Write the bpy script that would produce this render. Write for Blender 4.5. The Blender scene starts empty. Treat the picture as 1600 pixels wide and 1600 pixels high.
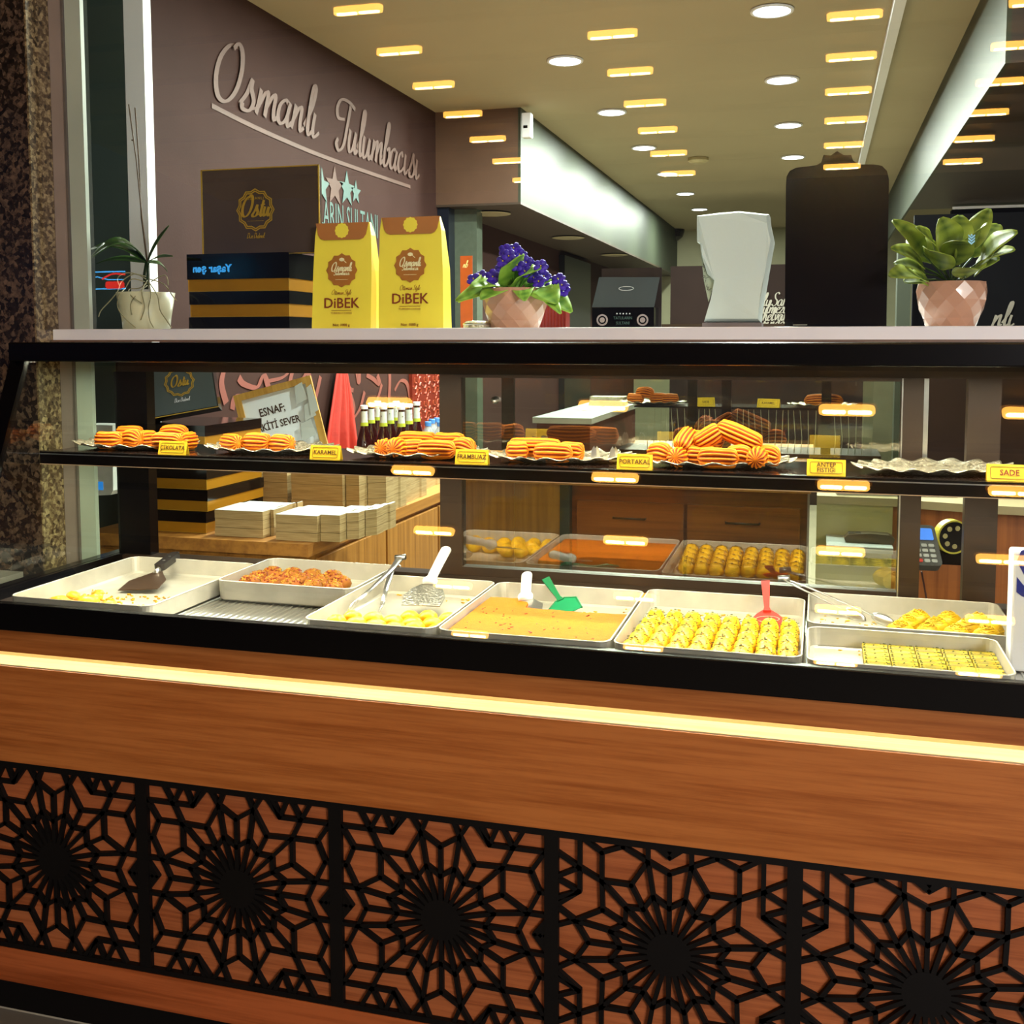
import bpy, math, random
from mathutils import Vector, Matrix, Euler
random.seed(7)
SC = bpy.context.scene
COL = SC.collection
R = math.radians

# ---------------------------------------------------------------- camera
CX, CY, FPX, H = 835.0, 656.0, 1634.0, 1.35
YAW, PIT = R(15.2), R(4.27)
cam_d = bpy.data.cameras.new('camera')
cam_d.sensor_fit = 'HORIZONTAL'
cam_d.sensor_width = 36.0
cam_d.lens = FPX / 1600.0 * 36.0
cam_d.shift_x = (800.0 - CX) / 1600.0
cam_d.shift_y = (CY - 800.0) / 1600.0
cam_d.clip_start = 0.02
cam = bpy.data.objects.new('camera', cam_d)
COL.objects.link(cam)
cam.location = (0, 0, H)
cam.rotation_euler = (R(90) - PIT, 0, YAW)
SC.camera = cam

# ---------------------------------------------------------------- view and world
SC.view_settings.view_transform = 'Standard'
SC.view_settings.look = 'None'
SC.view_settings.gamma = 1.0
SC.view_settings.use_curve_mapping = False
SC.view_settings.exposure = 0.5
wd = bpy.data.worlds.new('night_sky')
SC.world = wd
wd.use_nodes = True
wd.node_tree.nodes['Background'].inputs[0].default_value = (0.016, 0.018, 0.03, 1)
wd.node_tree.nodes['Background'].inputs[1].default_value = 0.8

LAMPS = []
def area(name, loc, size, size_y, power, color, rot=(0, 0, 0), shape='RECTANGLE'):
    l = bpy.data.lights.new(name, 'AREA')
    l.shape = shape; l.size = size; l.size_y = size_y
    l.energy = power; l.color = color
    o = bpy.data.objects.new(name, l)
    COL.objects.link(o); o.location = loc; o.rotation_euler = rot
    LAMPS.append(o)
    return o
WARM = (1.0, 0.80, 0.50)
COOL = (0.93, 1.0, 0.90)
# LED strips of the display case: under its roof, under its shelf, and in the cove of its front
area('case_roof_led', (-0.37, 1.80, 1.3098), 2.25, 0.02, 19.0, (1.0, 0.92, 0.74), (R(-6), 0, 0))
area('case_shelf_led', (-0.60, 1.805, 1.099), 1.8, 0.015, 11.0, (1.0, 0.90, 0.66), (R(-4), 0, 0))
area('cove_led', (-0.40, 1.645, 0.800), 2.6, 0.012, 2.8, (1.0, 0.90, 0.62), (0, 0, 0))
# added soft light, brightens the case front from behind and right of the viewer
area('added_front_light', (2.5, -1.9, 2.15), 1.2, 1.2, 185.0, (1.0, 0.94, 0.94), (R(74), 0, R(41)))
# round ceiling downlights of the shop, two rows with equal spacing
DOWN = [(-1.115, 3.54 + 1.085 * k, 2.597) for k in range(7)] + [(-0.197, 3.06 + 1.085 * k, 2.597) for k in range(5)]
for i, p in enumerate(DOWN):
    area('downlight_beam', (p[0], p[1], 2.585), 0.14, 0.14, 40.0, COOL, (0, 0, 0), 'DISK')

# ---------------------------------------------------------------- picking points on real planes of the place
_fw = Vector((-math.sin(YAW) * math.cos(PIT), math.cos(YAW) * math.cos(PIT), -math.sin(PIT)))
_rt = Vector((math.cos(YAW), math.sin(YAW), 0)); _up = _rt.cross(_fw)
def ray(x, y): return _fw * FPX + _rt * (x - CX) - _up * (y - CY)
O0 = Vector((0, 0, H))
def AX(x, y, v): d = ray(x, y); return O0 + d * (v / d.x)
def AY(x, y, v): d = ray(x, y); return O0 + d * (v / d.y)
def AZ(x, y, v): d = ray(x, y); return O0 + d * ((v - H) / d.z)

# ---------------------------------------------------------------- materials
def lin(c):
    if isinstance(c, str):
        c = [int(c[i:i + 2], 16) / 255 for i in (0, 2, 4)]
    return tuple(((v / 12.92) if v <= 0.04045 else ((v + 0.055) / 1.055) ** 2.4) for v in c) + (1.0,)

_M = {}
def mat(name, color, rough=0.5, metal=0.0, spec=0.5, emit=None, estr=0.0, noise=0.06, nscale=40.0, bump=0.0, bscale=60.0,
        coat=0.0, stretch=None, color2=None, trans=0.0, sss=0.0):
    if name in _M: return _M[name]
    m = bpy.data.materials.new(name); m.use_nodes = True
    nt = m.node_tree; N = nt.nodes; L = nt.links
    b = N['Principled BSDF']
    b.inputs['Roughness'].default_value = rough
    b.inputs['Metallic'].default_value = metal
    b.inputs['Specular IOR Level'].default_value = spec
    b.inputs['Coat Weight'].default_value = coat
    if trans: b.inputs['Transmission Weight'].default_value = trans
    if sss:
        b.inputs['Subsurface Weight'].default_value = sss
        b.inputs['Subsurface Radius'].default_value = (0.01, 0.005, 0.002)
    tc = N.new('ShaderNodeTexCoord'); mp = N.new('ShaderNodeMapping')
    L.new(tc.outputs['Object'], mp.inputs['Vector'])
    if stretch: mp.inputs['Scale'].default_value = stretch
    nz = N.new('ShaderNodeTexNoise'); nz.inputs['Scale'].default_value = nscale; nz.inputs['Detail'].default_value = 5
    L.new(mp.outputs['Vector'], nz.inputs['Vector'])
    c = lin(color)
    c2 = lin(color2) if color2 else tuple(v * (1 - noise * 2.5) for v in c[:3]) + (1,)
    cr = N.new('ShaderNodeValToRGB')
    cr.color_ramp.elements[0].position = 0.35; cr.color_ramp.elements[1].position = 0.65
    cr.color_ramp.elements[0].color = c2; cr.color_ramp.elements[1].color = c
    L.new(nz.outputs['Fac'], cr.inputs['Fac']); L.new(cr.outputs['Color'], b.inputs['Base Color'])
    if bump:
        n2 = N.new('ShaderNodeTexNoise'); n2.inputs['Scale'].default_value = bscale; n2.inputs['Detail'].default_value = 4
        L.new(mp.outputs['Vector'], n2.inputs['Vector'])
        bp = N.new('ShaderNodeBump'); bp.inputs['Strength'].default_value = bump; bp.inputs['Distance'].default_value = 0.004
        L.new(n2.outputs['Fac'], bp.inputs['Height']); L.new(bp.outputs['Normal'], b.inputs['Normal'])
    if emit is not None:
        b.inputs['Emission Color'].default_value = lin(emit); b.inputs['Emission Strength'].default_value = estr
    _M[name] = m
    return m

def wood(name, c1, c2, rough=0.35, axis='x', fine=90.0, coat=0.15, contrast=1.0):
    """straight fine grain running along one axis, with broad slow bands and thin dark pores"""
    m = bpy.data.materials.new(name); m.use_nodes = True
    nt = m.node_tree; N = nt.nodes; L = nt.links; b = N['Principled BSDF']
    b.inputs['Roughness'].default_value = rough; b.inputs['Coat Weight'].default_value = coat
    b.inputs['Coat Roughness'].default_value = 0.25
    tc = N.new('ShaderNodeTexCoord'); mp = N.new('ShaderNodeMapping')
    L.new(tc.outputs['Object'], mp.inputs['Vector'])
    s = {'x': (0.035, 1, 1), 'y': (1, 0.035, 1), 'z': (1, 1, 0.035)}[axis]
    mp.inputs['Scale'].default_value = s
    n1 = N.new('ShaderNodeTexNoise'); n1.inputs['Scale'].default_value = fine; n1.inputs['Detail'].default_value = 6
    n1.inputs['Roughness'].default_value = 0.65
    n2 = N.new('ShaderNodeTexNoise'); n2.inputs['Scale'].default_value = 9; n2.inputs['Detail'].default_value = 3; n2.inputs['Distortion'].default_value = 0.3
    L.new(mp.outputs['Vector'], n1.inputs['Vector']); L.new(mp.outputs['Vector'], n2.inputs['Vector'])
    wv = N.new('ShaderNodeMath'); wv.operation = 'MULTIPLY'; wv.inputs[1].default_value = 26
    L.new(n2.outputs['Fac'], wv.inputs[0])
    sn = N.new('ShaderNodeMath'); sn.operation = 'SINE'; L.new(wv.outputs[0], sn.inputs[0])
    ad = N.new('ShaderNodeMath'); ad.operation = 'MULTIPLY_ADD'; ad.inputs[1].default_value = 0.055 * contrast
    L.new(sn.outputs[0], ad.inputs[0]); L.new(n1.outputs['Fac'], ad.inputs[2])
    cr = N.new('ShaderNodeValToRGB')
    cr.color_ramp.elements[0].position = 0.33; cr.color_ramp.elements[1].position = 0.62
    cr.color_ramp.elements[0].color = lin(c2); cr.color_ramp.elements[1].color = lin(c1)
    L.new(ad.outputs[0], cr.inputs['Fac']); L.new(cr.outputs['Color'], b.inputs['Base Color'])
    bp = N.new('ShaderNodeBump'); bp.inputs['Strength'].default_value = 0.12; bp.inputs['Distance'].default_value = 0.001
    L.new(n1.outputs['Fac'], bp.inputs['Height']); L.new(bp.outputs['Normal'], b.inputs['Normal'])
    return m

def granite(name, dark, mid, light, scale=55.0, rough=0.18):
    m = bpy.data.materials.new(name); m.use_nodes = True
    nt = m.node_tree; N = nt.nodes; L = nt.links; b = N['Principled BSDF']
    b.inputs['Roughness'].default_value = rough; b.inputs['Coat Weight'].default_value = 0.4
    tc = N.new('ShaderNodeTexCoord')
    v = N.new('ShaderNodeTexVoronoi'); v.inputs['Scale'].default_value = scale
    n = N.new('ShaderNodeTexNoise'); n.inputs['Scale'].default_value = scale * 0.8; n.inputs['Detail'].default_value = 9; n.inputs['Roughness'].default_value = 0.75
    L.new(tc.outputs['Object'], v.inputs['Vector']); L.new(tc.outputs['Object'], n.inputs['Vector'])
    sp = N.new('ShaderNodeSeparateColor'); L.new(v.outputs['Color'], sp.inputs['Color'])
    a = N.new('ShaderNodeMath'); a.operation = 'MULTIPLY_ADD'; a.inputs[1].default_value = 0.30
    L.new(sp.outputs[0], a.inputs[0])
    h = N.new('ShaderNodeMath'); h.operation = 'MULTIPLY'; h.inputs[1].default_value = 0.85
    L.new(n.outputs['Fac'], h.inputs[0]); L.new(h.outputs[0], a.inputs[2])
    cr = N.new('ShaderNodeValToRGB'); e = cr.color_ramp.elements
    e[0].position = 0.36; e[0].color = lin(dark); e[1].position = 0.80; e[1].color = lin(light)
    k = e.new(0.55); k.color = lin(mid)
    L.new(a.outputs[0], cr.inputs['Fac']); L.new(cr.outputs['Color'], b.inputs['Base Color'])
    return m

def glass(name, tint=(0.96, 0.98, 0.96), refl=1.0, base=0.0, rough=0.0):
    """clear pane: light passes straight through, the outer faces mirror by Fresnel; inner faces of the slab do not mirror again"""
    m = bpy.data.materials.new(name); m.use_nodes = True
    nt = m.node_tree; N = nt.nodes; L = nt.links
    for n in list(N):
        if n.type != 'OUTPUT_MATERIAL': N.remove(n)
    out = [n for n in N if n.type == 'OUTPUT_MATERIAL'][0]
    tr = N.new('ShaderNodeBsdfTransparent'); tr.inputs[0].default_value = tuple(tint) + (1,)
    gl = N.new('ShaderNodeBsdfAnisotropic') if False else N.new('ShaderNodeBsdfGlossy')
    gl.inputs['Roughness'].default_value = rough
    fr = N.new('ShaderNodeFresnel'); fr.inputs[0].default_value = 1.5
    nz = N.new('ShaderNodeTexNoise'); nz.inputs['Scale'].default_value = 3.0
    tc = N.new('ShaderNodeTexCoord'); L.new(tc.outputs['Object'], nz.inputs['Vector'])
    sm = N.new('ShaderNodeMath'); sm.operation = 'MULTIPLY_ADD'; sm.inputs[1].default_value = 0.004; sm.inputs[2].default_value = base
    L.new(nz.outputs['Fac'], sm.inputs[0])
    ml = N.new('ShaderNodeMath'); ml.operation = 'MULTIPLY_ADD'; ml.inputs[1].default_value = 1.7 * refl
    L.new(fr.outputs[0], ml.inputs[0]); L.new(sm.outputs[0], ml.inputs[2])
    ge = N.new('ShaderNodeNewGeometry')
    iv = N.new('ShaderNodeMath'); iv.operation = 'SUBTRACT'; iv.inputs[0].default_value = 1.0
    L.new(ge.outputs['Backfacing'], iv.inputs[1])
    mm = N.new('ShaderNodeMath'); mm.operation = 'MULTIPLY'; mm.use_clamp = True
    L.new(ml.outputs[0], mm.inputs[0]); L.new(iv.outputs[0], mm.inputs[1])
    mx = N.new('ShaderNodeMixShader')
    L.new(mm.outputs[0], mx.inputs[0]); L.new(tr.outputs[0], mx.inputs[1]); L.new(gl.outputs[0], mx.inputs[2])
    L.new(mx.outputs[0], out.inputs['Surface'])
    return m

def vmat(name, ca, cb, rough=0.4, bump=0.0, coat=0.0, spec=0.3):
    """mixes two real colours of a thing by a painted-in attribute (the syrup-soaked grooves of a fried pastry, the veins of a leaf)"""
    m = bpy.data.materials.new(name); m.use_nodes = True
    nt = m.node_tree; N = nt.nodes; L = nt.links; b = N['Principled BSDF']
    b.inputs['Roughness'].default_value = rough; b.inputs['Coat Weight'].default_value = coat; b.inputs['Specular IOR Level'].default_value = spec
    at = N.new('ShaderNodeAttribute'); at.attribute_name = 'k'
    nz = N.new('ShaderNodeTexNoise'); nz.inputs['Scale'].default_value = 60
    tc = N.new('ShaderNodeTexCoord'); L.new(tc.outputs['Object'], nz.inputs['Vector'])
    a = N.new('ShaderNodeMath'); a.operation = 'MULTIPLY_ADD'; a.inputs[1].default_value = 0.25
    L.new(nz.outputs['Fac'], a.inputs[0]); L.new(at.outputs['Fac'], a.inputs[2])
    cr = N.new('ShaderNodeValToRGB')
    cr.color_ramp.elements[0].position = 0.25; cr.color_ramp.elements[1].position = 0.95
    cr.color_ramp.elements[0].color = lin(ca); cr.color_ramp.elements[1].color = lin(cb)
    L.new(a.outputs[0], cr.inputs['Fac']); L.new(cr.outputs['Color'], b.inputs['Base Color'])
    return m

# ---------------------------------------------------------------- mesh builder
class MB:
    def __init__(s): s.v = []; s.f = []; s.k = []
    def add(s, vs, fs, k=0.0):
        n = len(s.v); s.v += [tuple(p) for p in vs]; s.f += [tuple(i + n for i in f) for f in fs]
        s.k += (list(k) if isinstance(k, (list, tuple)) else [k] * len(vs))
        return s
    def box(s, x0, x1, y0, y1, z0, z1, M=None):
        vs = [Vector((x, y, z)) for z in (z0, z1) for (x, y) in ((x0, y0), (x1, y0), (x1, y1), (x0, y1))]
        if M: vs = [M @ v for v in vs]
        return s.add(vs, [(3, 2, 1, 0), (4, 5, 6, 7), (0, 1, 5, 4), (1, 2, 6, 5), (2, 3, 7, 6), (3, 0, 4, 7)])
    def prism(s, poly, z0, z1, M=None):
        """closed polygon in x, y (counter-clockwise) extruded along z"""
        n = len(poly)
        vs = [Vector((p[0], p[1], z0)) for p in poly] + [Vector((p[0], p[1], z1)) for p in poly]
        if M: vs = [M @ v for v in vs]
        fs = [tuple(range(n - 1, -1, -1)), tuple(range(n, 2 * n))] + [(i, (i + 1) % n, n + (i + 1) % n, n + i) for i in range(n)]
        return s.add(vs, fs)
    def ring(s, outer, inner, z0, z1, M=None):
        n = len(outer)
        vs = [Vector((p[0], p[1], z)) for z in (z0, z1) for p in outer] + [Vector((p[0], p[1], z)) for z in (z0, z1) for p in inner]
        if M: vs = [M @ v for v in vs]
        fs = []
        for i in range(n):
            j = (i + 1) % n
            fs += [(i, j, n + j, n + i), (3 * n + i, 3 * n + j, 2 * n + j, 2 * n + i), (n + i, n + j, 3 * n + j, 3 * n + i), (2 * n + i, 2 * n + j, j, i)]
        return s.add(vs, fs)
    def lathe(s, prof, seg=24, M=None, cap=True):
        vs = []; fs = []
        for r, z in prof:
            for i in range(seg):
                a = 2 * math.pi * i / seg; vs.append(Vector((r * math.cos(a), r * math.sin(a), z)))
        for j in range(len(prof) - 1):
            for i in range(seg):
                k = (i + 1) % seg; fs.append((j * seg + i, j * seg + k, (j + 1) * seg + k, (j + 1) * seg + i))
        if cap:
            fs.append(tuple(range(seg - 1, -1, -1))); fs.append(tuple((len(prof) - 1) * seg + i for i in range(seg)))
        if M: vs = [M @ v for v in vs]
        return s.add(vs, fs)
    def tube(s, pts, rad, seg=6, flat=1.0, M=None):
        pts = [Vector(p) for p in pts]; n = len(pts); vs = []; fs = []
        rads = rad if isinstance(rad, (list, tuple)) else [rad] * n
        ref = Vector((0.13, 0.21, 0.97)).normalized()
        for i, p in enumerate(pts):
            t = (pts[min(i + 1, n - 1)] - pts[max(i - 1, 0)]).normalized()
            if abs(t.dot(ref)) > 0.97: a = t.cross(Vector((1, 0, 0))).normalized()
            else: a = t.cross(ref).normalized()
            b = t.cross(a).normalized()
            for k in range(seg):
                q = 2 * math.pi * k / seg
                vs.append(p + a * math.cos(q) * rads[i] + b * math.sin(q) * rads[i] * flat)
        for i in range(n - 1):
            for k in range(seg):
                j = (k + 1) % seg; fs.append((i * seg + k, i * seg + j, (i + 1) * seg + j, (i + 1) * seg + k))
        fs.append(tuple(range(seg - 1, -1, -1))); fs.append(tuple((n - 1) * seg + k for k in range(seg)))
        if M: vs = [M @ v for v in vs]
        return s.add(vs, fs)
    def grid(s, nu, nv, fn, closed=False, k=None):
        vs = [fn(i / (nu - 1) if not closed else i / nu, j / (nv - 1)) for j in range(nv) for i in range(nu)]
        fs = []
        for j in range(nv - 1):
            for i in range(nu if closed else nu - 1):
                i2 = (i + 1) % nu; fs.append((j * nu + i, j * nu + i2, (j + 1) * nu + i2, (j + 1) * nu + i))
        kk = [k(i / (nu - 1) if not closed else i / nu, j / (nv - 1)) for j in range(nv) for i in range(nu)] if k else 0.0
        return s.add(vs, fs, kk)
    def blob(s, c, rx, ry, rz, nu=10, nv=7, jit=0.0, p=1.0, M=None, rnd=random, bottom=None):
        vs = []; fs = []
        for j in range(nv + 1):
            ph = math.pi * j / nv - math.pi / 2
            for i in range(nu):
                th = 2 * math.pi * i / nu
                e = 1 + rnd.uniform(-jit, jit)
                cx = math.cos(ph); x = abs(math.cos(th)) ** p * math.copysign(1, math.cos(th)) * cx ** p * rx * e if cx > 1e-6 else 0
                y = abs(math.sin(th)) ** p * math.copysign(1, math.sin(th)) * cx ** p * ry * e if cx > 1e-6 else 0
                z = abs(math.sin(ph)) ** p * math.copysign(1, math.sin(ph)) * rz * e
                if bottom is not None: z = max(z, bottom)
                v = Vector((c[0] + x, c[1] + y, c[2] + z)); vs.append(M @ v if M else v)
        for j in range(nv):
            for i in range(nu):
                k = (i + 1) % nu; fs.append((j * nu + i, j * nu + k, (j + 1) * nu + k, (j + 1) * nu + i))
        return s.add(vs, fs)
    def mesh(s, name, m, smooth=False):
        me = bpy.data.meshes.new(name); me.from_pydata(s.v, [], s.f); me.materials.append(m)
        if smooth:
            me.polygons.foreach_set('use_smooth', [True] * len(me.polygons))
        if any(s.k):
            at = me.attributes.new('k', 'FLOAT', 'POINT'); at.data.foreach_set('value', s.k)
        me.update(); return me
    def build(s, name, m, parent=None, smooth=False, off=True):
        """vertices are in world coordinates when the parent has a location (off=True), else local"""
        if parent is not None and off:
            w = Vector(parent.location)
            if parent.parent is not None: w = w + Vector(parent.parent.location)
            s.v = [tuple(Vector(p) - w) for p in s.v]
        o = bpy.data.objects.new(name, s.mesh(name, m, smooth)); COL.objects.link(o)
        if parent is not None: o.parent = parent
        return o

def tag(o, label=None, cat=None, group=None, kind=None):
    if label: o['label'] = label
    if cat: o['category'] = cat
    if group: o['group'] = group
    if kind: o['kind'] = kind
    return o
def thing(name, label, cat, loc=(0, 0, 0), group=None, kind=None):
    o = bpy.data.objects.new(name, None); COL.objects.link(o); o.location = loc; o.empty_display_size = 0.05
    return tag(o, label, cat, group, kind)
def copy_tree(o, parent=None):
    c = o.copy(); COL.objects.link(c)
    if parent is not None: c.parent = parent
    for ch in list(o.children): copy_tree(ch, c)
    return c
def frame_mat(origin, xdir, zdir):
    x = Vector(xdir).normalized(); z = Vector(zdir); z = (z - x * z.dot(x)).normalized(); y = z.cross(x)
    return Matrix(((x.x, y.x, z.x, origin[0]), (x.y, y.y, z.y, origin[1]), (x.z, y.z, z.z, origin[2]), (0, 0, 0, 1)))

# print placed flat on a surface: M maps local x (reading direction), y (up), z (out of the surface)
FRONT = lambda p: frame_mat(p, (1, 0, 0), (0, -1, 0))
def text(s, size, M, m, name='lettering', parent=None, ext=0.0004, align='CENTER', shear=0.0, sx=1.0, bold=0.0, space=1.0):
    cu = bpy.data.curves.new(name, 'FONT'); cu.body = s; cu.size = size; cu.extrude = ext; cu.align_x = align; cu.align_y = 'CENTER'
    cu.shear = shear; cu.offset = bold; cu.resolution_u = 2; cu.space_character = space
    t = bpy.data.objects.new(name, cu); COL.objects.link(t)
    bpy.context.view_layer.update()
    me = bpy.data.meshes.new_from_object(t)
    bpy.data.objects.remove(t)
    S = Matrix.Diagonal((sx, 1, 1, 1))
    mb = MB(); mb.add([M @ (S @ v.co) for v in me.vertices], [tuple(p.vertices) for p in me.polygons])
    bpy.data.meshes.remove(me)
    return mb.build(name, m, parent)

# hand-drawn brush lettering: each glyph is a list of strokes, x-height 1, advance last
SCR = {
 'O': ([[(.95, 2.15), (.45, 2.1), (.08, 1.5), (.02, .7), (.25, .08), (.65, 0), (1.0, .5), (1.12, 1.3), (1.0, 2.0), (.75, 2.25), (.55, 2.0)]], 1.3),
 'C': ([[(1.0, 1.75), (.85, 2.15), (.5, 2.1), (.1, 1.5), (.02, .7), (.25, .08), (.65, 0), (1.0, .4)]], 1.05),
 'T': ([[(.75, 1.35), (.2, 1.3), (.0, 1.7), (.25, 2.15), (.9, 2.2), (1.5, 2.0)], [(1.1, 2.05), (1.0, 1.2), (.85, .2), (.5, -.15), (.2, .1), (.3, .35)]], 1.25),
 's': ([[(.0, .1), (.28, .6), (.44, 1.2), (.46, .85), (.66, .4), (.5, .0), (.15, -.02), (.08, .2)], [(.55, .06), (.85, .2)]], .86),
 'm': ([[(.05, 0), (.1, .5), (.12, 1.0)], [(.1, .3), (.35, .9), (.5, .95), (.5, .5), (.48, 0)], [(.48, .3), (.75, .9), (.9, .95), (.9, .4), (.98, .02), (1.15, .2)]], 1.15),
 'n': ([[(.05, 0), (.1, .5), (.12, 1.0)], [(.1, .3), (.35, .9), (.52, .95), (.52, .4), (.6, .02), (.78, .2)]], .78),
 'a': ([[(.6, .85), (.35, 1.0), (.08, .7), (.05, .2), (.25, 0), (.5, .25), (.62, .95)], [(.62, .95), (.6, .3), (.7, .0), (.86, .2)]], .86),
 'l': ([[(.0, .3), (.35, 1.2), (.42, 2.0), (.25, 2.1), (.18, 1.4), (.2, .3), (.32, 0), (.5, .2)]], .5),
 'i': ([[(.1, 1.0), (.08, .3), (.22, 0), (.5, .25)]], .5),
 'u': ([[(.08, 1.0), (.06, .3), (.2, 0), (.42, .2), (.56, .95)], [(.56, .95), (.56, .3), (.68, 0), (.84, .2)]], .84),
 'b': ([[(.0, .3), (.3, 1.2), (.38, 2.0), (.22, 2.1), (.14, 1.4), (.12, .2), (.35, 0), (.58, .4), (.5, .9), (.25, .75)], [(.5, .9), (.75, .8)]], .75),
 'c': ([[(.5, .78), (.36, 1.0), (.12, .8), (.05, .3), (.22, 0), (.45, .06), (.7, .3)]], .74),
 't': ([[(.25, 1.7), (.18, .8), (.18, .2), (.32, 0), (.48, .2)], [(.0, 1.15), (.5, 1.25)]], .48),
 'e': ([[(.08, .45), (.45, .7), (.4, .98), (.15, .85), (.05, .35), (.25, 0), (.55, .2)]], .55),
 'r': ([[(.05, 0), (.1, 1.05), (.25, .85), (.45, .9)], [(.45, .9), (.42, .3), (.6, .1)]], .6),
 'y': ([[(.08, 1.0), (.08, .4), (.25, .15), (.45, .4), (.55, 1.0)], [(.55, 1.0), (.45, -.2), (.2, -.7), (.0, -.4), (.6, .1)]], .7),
 'h': ([[(.0, .3), (.3, 1.2), (.36, 2.0), (.2, 2.1), (.12, 1.4), (.08, 0)], [(.1, .3), (.3, .9), (.48, .9), (.48, .3), (.58, 0), (.74, .2)]], .74),
 'v': ([[(.05, .9), (.15, .9), (.25, .1), (.5, .6), (.52, 1.0), (.7, .85)]], .66),
 'z': ([[(.05, .9), (.5, .95), (.1, .05), (.55, .1)]], .58),
 'd': ([[(.55, .8), (.3, 1.0), (.06, .6), (.1, .1), (.35, 0), (.55, .5), (.68, 2.0)], [(.58, .8), (.58, .2), (.7, 0), (.82, .2)]], .82),
 'S': ([[(.85, 1.9), (.6, 2.2), (.25, 1.9), (.35, 1.3), (.75, .8), (.7, .2), (.3, 0), (.0, .3)]], .95),
 'D': ([[(.3, 2.1), (.2, 1.0), (.15, .05)], [(.0, 2.0), (.6, 2.15), (1.05, 1.5), (.9, .4), (.4, 0), (.0, .15)]], 1.15),
 'o': ([[(.35, 1.0), (.08, .7), (.05, .2), (.28, 0), (.52, .3), (.52, .8), (.35, 1.0)], [(.5, .9), (.68, .85)]], .68),
 'k': ([[(.0, .3), (.3, 1.2), (.36, 2.0), (.2, 2.1), (.12, 1.4), (.08, 0)], [(.5, 1.0), (.15, .5), (.5, .0), (.65, .15)]], .66),
 ' ': ([], .45)}
def spline(pts, n=6):
    P = [pts[0]] + list(pts) + [pts[-1]]; out = []
    for i in range(1, len(P) - 2):
        for k in range(n):
            t = k / n; q = []
            for c in range(len(pts[0])):
                a, b, d, e = P[i - 1][c], P[i][c], P[i + 1][c], P[i + 2][c]
                q.append(0.5 * (2 * b + (d - a) * t + (2 * a - 5 * b + 4 * d - e) * t * t + (3 * b - a - 3 * d + e) * t ** 3))
            out.append(tuple(q))
    out.append(tuple(pts[-1])); return out
def brush(mb, pts, w, M, thin=0.35, z=0.0005, n=6):
    """a ribbon stroke with a slanted nib: thick on the way down, thin on the way up"""
    p = spline(pts, n) if len(pts) > 2 else list(pts)
    vs = []; fs = []
    for i, a in enumerate(p):
        b = p[min(i + 1, len(p) - 1)]; c = p[max(i - 1, 0)]
        dx, dy = b[0] - c[0], b[1] - c[1]; l = math.hypot(dx, dy) or 1; dx /= l; dy /= l
        ww = w * (thin + (1 - thin) * abs(dy * 0.95 - dx * 0.3) ** 1.2) / 2
        zz = z + w * .004 * i
        vs += [M @ Vector((a[0] - dy * ww, a[1] + dx * ww, zz)), M @ Vector((a[0] + dy * ww, a[1] - dx * ww, zz))]
    for i in range(len(p) - 1): fs.append((2 * i, 2 * i + 1, 2 * i + 3, 2 * i + 2))
    mb.add(vs, fs)
def script_text(s, xh, M, m, name, parent, w=0.2, slant=0.25, sx=1.0, center=True, rise=0.0):
    mb = MB(); adv = 0; tot = sum(SCR[c][1] for c in s)
    for c in s:
        st, a = SCR[c]
        for k in st:
            nst = len(mb.v)
            q = [((adv + x - (tot / 2 if center else 0) + y * slant) * xh * sx, (y + rise * adv) * xh) for x, y in k]
            brush(mb, q, w * xh, M, z=0.0005 + w * xh * .001 * (nst % 97))
        adv += a
    return mb.build(name, m, parent)
def star_poly(n, r1, r2, cx=0, cy=0, rot=0.0):
    return [(cx + (r1 if i % 2 == 0 else r2) * math.sin(math.pi * i / n + rot), cy + (r1 if i % 2 == 0 else r2) * math.cos(math.pi * i / n + rot)) for i in range(2 * n)][::-1]
def round_rect(w, h, r, n=4, cx=0.0, cy=0.0):
    out = []
    for (sx, sy, a0) in ((1, -1, -90), (1, 1, 0), (-1, 1, 90), (-1, -1, 180)):
        for k in range(n + 1):
            a = R(a0 + 90 * k / n); out.append((cx + sx * (w / 2 - r) + r * math.cos(a), cy + sy * (h / 2 - r) + r * math.sin(a)))
    return out
ORD = ['first', 'second', 'third', 'fourth', 'fifth', 'sixth', 'seventh', 'eighth', 'ninth', 'tenth']
# ---------------------------------------------------------------- shared materials
M_wallbrown = mat('brown_wall_paint', '3c2824', 0.65, spec=0.08, nscale=6, noise=0.05, bump=0.1, bscale=120)
M_ceil = mat('cream_ceiling_paint', 'a3977a', 0.8, nscale=2, noise=0.02)
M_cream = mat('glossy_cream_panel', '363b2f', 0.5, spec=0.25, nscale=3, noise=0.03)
M_darkglass = mat('dark_teal_gloss_panel', '46544e', 0.3, spec=0.3, nscale=3)
M_white = mat('white_lacquer', 'dfe0e4', 0.4, nscale=4, noise=0.01)
M_black = mat('black_lacquer', '050405', 0.25, spec=0.3, nscale=10)
M_blackm = mat('black_matt_laser_cut', '070504', 0.6, spec=0.2, nscale=10)
M_bronze = mat('bronze_anodised_metal', '33251a', 0.38, metal=0.35, nscale=12, stretch=(1, 1, 0.1))
M_steel = mat('brushed_stainless', 'c9c9c6', 0.28, metal=1.0, nscale=60, stretch=(1, 0.05, 1), noise=0.03)
M_alu = mat('aluminium_tray', 'bab7ac', 0.42, metal=0.5, nscale=30, noise=0.05)
M_gold = mat('gold_foil', 'd9a432', 0.28, metal=0.85, nscale=20, noise=0.03)
M_goldp = mat('gold_print', 'cfa53a', 0.35, metal=0.5)
M_yel = mat('yellow_card', 'f0cf2c', 0.45, nscale=10, noise=0.02)
M_print = mat('dark_print', '3a2414', 0.6)
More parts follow.
